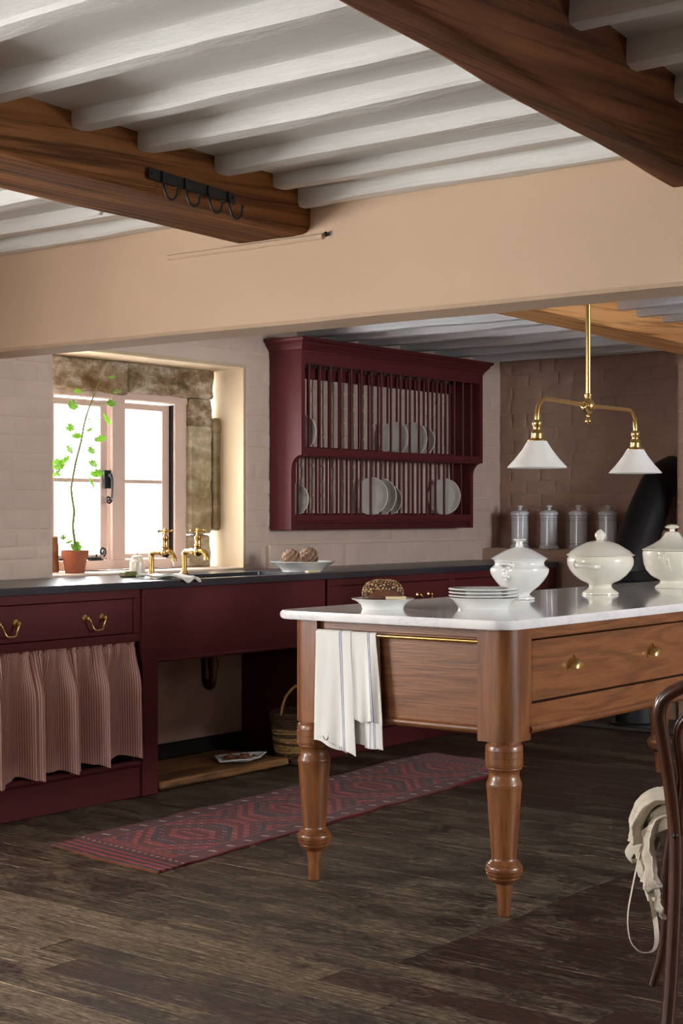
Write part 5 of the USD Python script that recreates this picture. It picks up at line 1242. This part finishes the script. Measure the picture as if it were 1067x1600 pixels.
for k in range(16):
    lx, ly = br_.normal(0, 0.030), br_.normal(0, 0.045)
    at = (0.487 + lx * 0.9 - 0.15 * ly, 5.455 + ly, 0.0535 + 0.006 * (k % 3))
    m = rough(box(-0.022, 0.022, -0.009, 0.009, -0.004, 0.004, 0.003).subdivide().subdivide(), 0.004, 60, k)
    single('bark_chip', 'dry brown piece of bark in the small heap on the white floor cloth', 'bark', move(m, (0, 0, 0), R((br_.uniform(-25, 25), br_.uniform(-25, 25), br_.uniform(0, 360)))), 'bark', at, 'bark pieces on the white cloth under the sink', smooth=60, local=True)

# the willow basket
bk = thing('basket', 'woven willow basket with pale and dark bands in front of the sink cabinet', 'basket', (0.56, 5.82, 0))
bc = np.array([0.56, 5.82])
nc = 19
for k in range(nc):
    z = 0.007 + k * 0.0128; f = k / (nc - 1); r = 0.108 + 0.034 * f ** 0.9
    a = np.linspace(0, 2 * math.pi, 97)
    rr_ = r + 0.0045 * np.sin(a * 17 + math.pi * (k % 2)) + 0.002 * np.sin(a * 5 + k)
    pts_ = np.stack([bc[0] + rr_ * np.cos(a), bc[1] + rr_ * np.sin(a), z + 0.002 * np.sin(a * 3 + k) + 0.0 * a], 1)
    part(bk, 'woven_coil', tube(pts_, 0.0072 if k < nc - 1 else 0.009, 7), 'dark_willow' if k in (0, 1, 2, 3, 7, 10, 13, 14, 15, 16, 17, 18) else 'straw', 60)
part(bk, 'base', move(lathe([(0, 0.004), (0.104, 0.004), (0.106, 0.012), (0, 0.012)], 30), (*bc, 0)), 'dark_willow', 40)
hp = [(bc[0] + 0.015 * math.cos(t) * 0, bc[1] + 0.141 * math.cos(t), 0.235 + 0.135 * math.sin(t)) for t in np.linspace(0, math.pi, 25)]
part(bk, 'handle', join(tube(hp, 0.0065, 9), tube([(x + 0.006 * math.sin(k * 1.3), y_, z + 0.006 * math.cos(k * 1.3)) for k, (x, y_, z) in enumerate(hp)], 0.004, 7)), 'straw', 60)

# ================================================================ THE RUG
rl, rw = 2.68, 0.61
ns_, nt_ = 640, 150
Sg, Tg = np.meshgrid(np.linspace(0, 1, ns_), np.linspace(0, 1, nt_), indexing='ij')
c00, c10, c01, c11 = np.array([1.054, 3.783]), np.array([0.905, 6.43]), np.array([1.665, 3.703]), np.array([1.499, 6.352])
XY = (1 - Sg)[..., None] * (1 - Tg)[..., None] * c00 + Sg[..., None] * (1 - Tg)[..., None] * c10 + (1 - Sg)[..., None] * Tg[..., None] * c01 + Sg[..., None] * Tg[..., None] * c11
edge = np.sign(Tg - 0.5) * np.clip(np.abs(Tg - 0.5) * 2, 0, 1) ** 4
wav = meshkit.fbm(np.stack([Sg * 22, Tg * 2, 0 * Sg], -1), 3, 4) - 0.5
XY[..., 0] += edge * wav * 0.03
endw = np.clip(np.abs(Sg - 0.5) * 2, 0, 1) ** 20
XY[..., 1] += endw * (meshkit.fbm(np.stack([Tg * 6, Sg, 0 * Sg], -1), 3, 9) - 0.5) * 0.05
zr = 0.0045 + 0.012 * np.clip(meshkit.fbm(np.stack([Sg * 12, Tg * 3, 0 * Sg + 2], -1), 3, 6) - 0.42, 0, 1) * (0.4 + np.clip(np.abs(Tg - 0.5) * 2, 0, 1) ** 3)
zr[[0, -1], :] = 0.0008; zr[:, [0, -1]] = 0.0008
s_, t_ = Sg * rl, Tg * rw
RED, DRK, BLU, WHT, BRN, ORG = (np.array(srgb(*c)) for c in ((164, 46, 38), (96, 25, 26), (44, 40, 54), (206, 194, 178), (86, 52, 42), (126, 76, 52)))
col = np.empty(Sg.shape + (3,)); col[:] = DRK
cyc = 0.62
cs = np.abs(((s_ - 0.20) % cyc) - cyc / 2); ct = np.abs(t_ - rw / 2)
dd = cs * 0.95 + np.maximum(ct, 0.05) * 1.1
band = np.floor(dd / 0.034).astype(int) % 6
for b_, c_ in enumerate((BLU, RED, DRK, RED, BLU * 0.8 + RED * 0.2, DRK)):
    col[band == b_] = c_
jag = ((np.floor(s_ / 0.012) + np.floor(t_ / 0.012)) % 2) == 0
col[(band == 4) & jag] = DRK
warp = ((s_ % 0.0215) < 0.0115) & ((t_ % 0.0135) < 0.0095)          # short dashes of colour in close columns on the dark ground
col[~warp] = col[~warp] * 0.42 + DRK * 0.55
dots = (np.abs((s_ % 0.038) - 0.019) < 0.0024) & (np.abs((t_ % 0.0180) - 0.009) < 0.0036) & (np.isin(band, (1, 3, 5)))
fld = (t_ > 0.105) & (t_ < rw - 0.105) & (s_ > 0.24) & (s_ < rl - 0.24)
col[dots & fld] = WHT * 0.85
tri_ = np.abs(((t_ - 0.105) % 0.04) - 0.02)
bord = ~fld & (s_ > 0.14) & (s_ < rl - 0.14)
col[bord] = DRK
for t0 in (0.05, rw - 0.05):
    mot = (np.abs(t_ - t0) < 0.016) & (np.abs((s_ % 0.105) - 0.052 - 0.35 * (t_ - t0)) < 0.006) & bord
    mot2 = (np.abs(t_ - t0) < 0.030) & (np.abs((s_ % 0.105) - 0.0) < 0.012) & bord
    col[mot2] = BLU; col[mot] = WHT * 0.8
for t0 in (0.090, rw - 0.090):
    col[(np.abs(t_ - t0) < 0.006) & (s_ > 0.14) & (s_ < rl - 0.14)] = BLU
    col[(np.abs(t_ - t0 - (0.012 if t0 < 0.3 else -0.012)) < 0.004) & (s_ > 0.14) & (s_ < rl - 0.14)] = RED
for s0 in (0.165, rl - 0.165):
    z_ = np.abs(s_ - s0) < 0.018; col[z_] = DRK
    col[(np.abs(s_ - s0) < 0.0045) & (np.abs((t_ % 0.034) - 0.017) < 0.0055)] = WHT * 0.8
    sg = s0 + (0.045 if s0 < 1 else -0.045)
    col[(np.abs(s_ - sg) < 0.020) & (t_ > 0.1) & (t_ < rw - 0.1)] = RED * 0.8
    col[(np.abs(s_ - sg) < 0.008) & (t_ > 0.1) & (t_ < rw - 0.1) & ((np.floor(t_ / 0.018) % 2) == 0)] = BLU
ends = (s_ < 0.14) | (s_ > rl - 0.14)
st_ = np.where(s_ < 0.14, s_, rl - s_)
col[ends] = np.where(((np.floor(st_ / 0.0185) % 2) == 0)[..., None], RED * 0.85, BLU * 0.8)[ends]
col[ends & (st_ < 0.014)] = ORG * 0.75
i = np.arange(ns_ * nt_).reshape(ns_, nt_)
q = np.stack([i[:-1, :-1].ravel(), i[1:, :-1].ravel(), i[1:, 1:].ravel(), i[:-1, 1:].ravel()], 1)
rm = trimesh.Trimesh(np.concatenate([XY, zr[..., None]], -1).reshape(-1, 3), np.vstack([q[:, [0, 2, 1]], q[:, [0, 3, 2]]]), process=False)
single('rug', 'long narrow dark red woven runner rug with diamond bands and striped ends', 'rug', rm, 'rug_wool', (1.28, 5.07, 0), colors=col.reshape(-1, 3))

# ================================================================ BENTWOOD CHAIR
O = np.array([3.904, 3.394, 0.0]); fd = np.array([-0.506, 0.862, 0]); rd = np.array([0.862, 0.506, 0])
W_ = lambda lat, fw, z: O + rd * lat + fd * fw + np.array([0, 0, z])
ch = thing('bentwood_chair', 'dark bentwood chair seen from behind at the right picture edge', 'chair', tuple(O + fd * 0.19))
half = [(-0.214, -0.045, 0.0), (-0.203, -0.03, 0.10), (-0.193, -0.015, 0.25), (-0.188, -0.004, 0.39), (-0.190, 0.0, 0.48), (-0.202, -0.008, 0.584), (-0.219, -0.025, 0.688), (-0.227, -0.035, 0.740), (-0.218, -0.042, 0.776), (-0.185, -0.05, 0.802), (-0.12, -0.058, 0.828), (-0.05, -0.062, 0.842)]
path = [W_(*p) for p in half] + [W_(-a, b, c) for a, b, c in half[::-1]]
part(ch, 'back_hoop', tube(curve(path, 6), 0.0160, 16), 'bentwood', 50, label='bent rod forming both rear legs and the back')
ih = [(-0.176, 0.002, 0.46), (-0.178, 0.0, 0.52), (-0.172, -0.004, 0.585), (-0.178, -0.014, 0.640), (-0.184, -0.022, 0.690), (-0.176, -0.028, 0.722), (-0.150, -0.034, 0.744), (-0.08, -0.038, 0.760), (-0.03, -0.04, 0.764)]
path = [W_(*p) for p in ih] + [W_(-a, b, c) for a, b, c in ih[::-1]]
part(ch, 'inner_hoop', tube(curve(path, 6), 0.0115, 14), 'bentwood', 50)
sc_ = W_(0, 0.195, 0)
part(ch, 'seat', move(lathe([(0, 0.444), (0.19, 0.444), (0.204, 0.449), (0.207, 0.460), (0.203, 0.469), (0.188, 0.472), (0.178, 0.466), (0.10, 0.463), (0, 0.463)], 48), sc_), 'bentwood', 40)
for s in (-1, 1):
    part(ch, 'leg', tube(curve([W_(0.155 * s, 0.345, 0.455), W_(0.165 * s, 0.352, 0.40), W_(0.182 * s, 0.362, 0.277), W_(0.180 * s, 0.368, 0.18), W_(0.192 * s, 0.372, 0.082), W_(0.214 * s, 0.376, 0.0)], 8), [0.0175, 0.017, 0.0165, 0.015, 0.0135, 0.012], 14), 'bentwood', 50)
    part(ch, 'bolt', ball(W_(-0.190 * (-s), -0.017, 0.462), 0.007, 1), 'black_iron', True)
rg_ = [W_(0.168 * math.cos(t), 0.19 + 0.168 * math.sin(t), 0.262) for t in np.linspace(0, 2 * math.pi, 41)]
part(ch, 'ring_stretcher', tube(rg_, 0.0095, 12), 'bentwood', 50)

# ---- the linen apron heaped on the seat, its ties hanging
ap = thing('apron', 'crumpled natural linen apron draped over the chair seat with hanging ties', 'apron', tuple(W_(-0.2, 0.2, 0.14)))


def fall(f0, f1, path, nu_, pleats, amp, seed, hem=0.0, thick=0.004):
    """Cloth that follows a (lateral, height) path over the seat edge, pleated along the edge."""
    pth = curve([(a, 0.0, b) for a, b in path], 7); n = len(pth); out = []
    for i in range(nu_):
        u = i / (nu_ - 1); row = []
        for j, p_ in enumerate(pth):
            s = j / (n - 1)
            wv = amp * (0.35 + 0.65 * s) * (math.sin(u * pleats * 2 * math.pi + seed + 1.2 * s) + 0.4 * math.sin(u * pleats * 4.4 + seed * 2))
            drop = hem * s * math.sin(u * 5.3 + seed)
            gather = (f0 + (f1 - f0) * u); mid = (f0 + f1) / 2; gather = mid + (gather - mid) * (1 - 0.30 * s)
            row.append(W_(p_[0] - wv * (0.4 + 0.6 * s), gather, p_[2] + wv * (1 - s) * 0.9 + drop))
        out.append(row)
    P_ = np.array(out)
    cr = meshkit.fbm(P_ * 34 + seed, 4, int(seed * 10)) - 0.5; cr2 = meshkit.fbm(P_ * 90 + seed, 2, int(seed * 10) + 5) - 0.5
    P_ += rd * (cr * 0.022 + cr2 * 0.007)[..., None] + np.array([0, 0, 1.0]) * (cr * 0.018 + cr2 * 0.007)[..., None]
    return cloth(P_, thick)[0]
def roll(pts_, r, seed):
    return rough(tube(curve([W_(*p_) for p_ in pts_], 8), r, 22, 0.62), 0.012, 30, seed)
part(ap, 'fold', roll([(0.12, 0.10, 0.484), (0.02, 0.10, 0.496), (-0.10, 0.11, 0.500), (-0.19, 0.13, 0.494), (-0.240, 0.15, 0.470)], [0.03, 0.034, 0.034, 0.032, 0.022], 3), 'apron_linen', 60)
part(ap, 'fold', roll([(0.12, 0.20, 0.490), (0.0, 0.21, 0.508), (-0.12, 0.22, 0.512), (-0.21, 0.23, 0.500), (-0.258, 0.24, 0.470)], [0.03, 0.040, 0.040, 0.036, 0.024], 5), 'apron_linen', 60)
part(ap, 'fold', roll([(0.10, 0.30, 0.486), (0.0, 0.31, 0.498), (-0.10, 0.31, 0.500), (-0.18, 0.31, 0.490), (-0.232, 0.31, 0.466)], [0.03, 0.034, 0.036, 0.032, 0.022], 7), 'apron_linen', 60)
part(ap, 'heap', fall(0.06, 0.36, [(0.10, 0.490), (0.0, 0.512), (-0.10, 0.514), (-0.185, 0.518), (-0.235, 0.502), (-0.262, 0.462), (-0.264, 0.405)], 90, 5.5, 0.012, 0.6, 0.01), 'apron_linen', 60)
part(ap, 'skirt', fall(0.05, 0.24, [(-0.02, 0.482), (-0.13, 0.492), (-0.215, 0.478), (-0.243, 0.42), (-0.238, 0.35), (-0.228, 0.30)], 60, 3.2, 0.014, 2.0, 0.03), 'apron_linen', 60)
part(ap, 'skirt', fall(0.20, 0.33, [(-0.06, 0.480), (-0.16, 0.486), (-0.228, 0.470), (-0.246, 0.42), (-0.250, 0.36), (-0.244, 0.315)], 40, 2.2, 0.010, 4.0, 0.02), 'apron_linen', 60)
part(ap, 'corner_fold', fall(0.10, 0.17, [(-0.215, 0.42), (-0.232, 0.36), (-0.226, 0.30), (-0.213, 0.25), (-0.205, 0.235)], 20, 1.2, 0.006, 1.0, 0.0), 'apron_linen', 60)
tie = lambda pts_, w=0.010: tube(curve([W_(*p_) for p_ in pts_], 8), w, 10, 0.16, up=rd)
part(ap, 'tie', tie([(0.02, 0.04, 0.500), (-0.09, 0.03, 0.500), (-0.18, 0.05, 0.484), (-0.235, 0.09, 0.452), (-0.268, 0.14, 0.41), (-0.285, 0.18, 0.375), (-0.278, 0.21, 0.352), (-0.255, 0.20, 0.362), (-0.245, 0.16, 0.42), (-0.235, 0.13, 0.47)], 0.0125), 'apron_linen', 60)
part(ap, 'tie', tie([(-0.250, 0.15, 0.44), (-0.262, 0.16, 0.37), (-0.276, 0.165, 0.30), (-0.287, 0.17, 0.23), (-0.283, 0.17, 0.175), (-0.268, 0.165, 0.15), (-0.248, 0.16, 0.142), (-0.228, 0.155, 0.150), (-0.220, 0.15, 0.18), (-0.226, 0.15, 0.24), (-0.240, 0.15, 0.31), (-0.252, 0.15, 0.38), (-0.250, 0.14, 0.45)], 0.0105), 'apron_linen', 60)
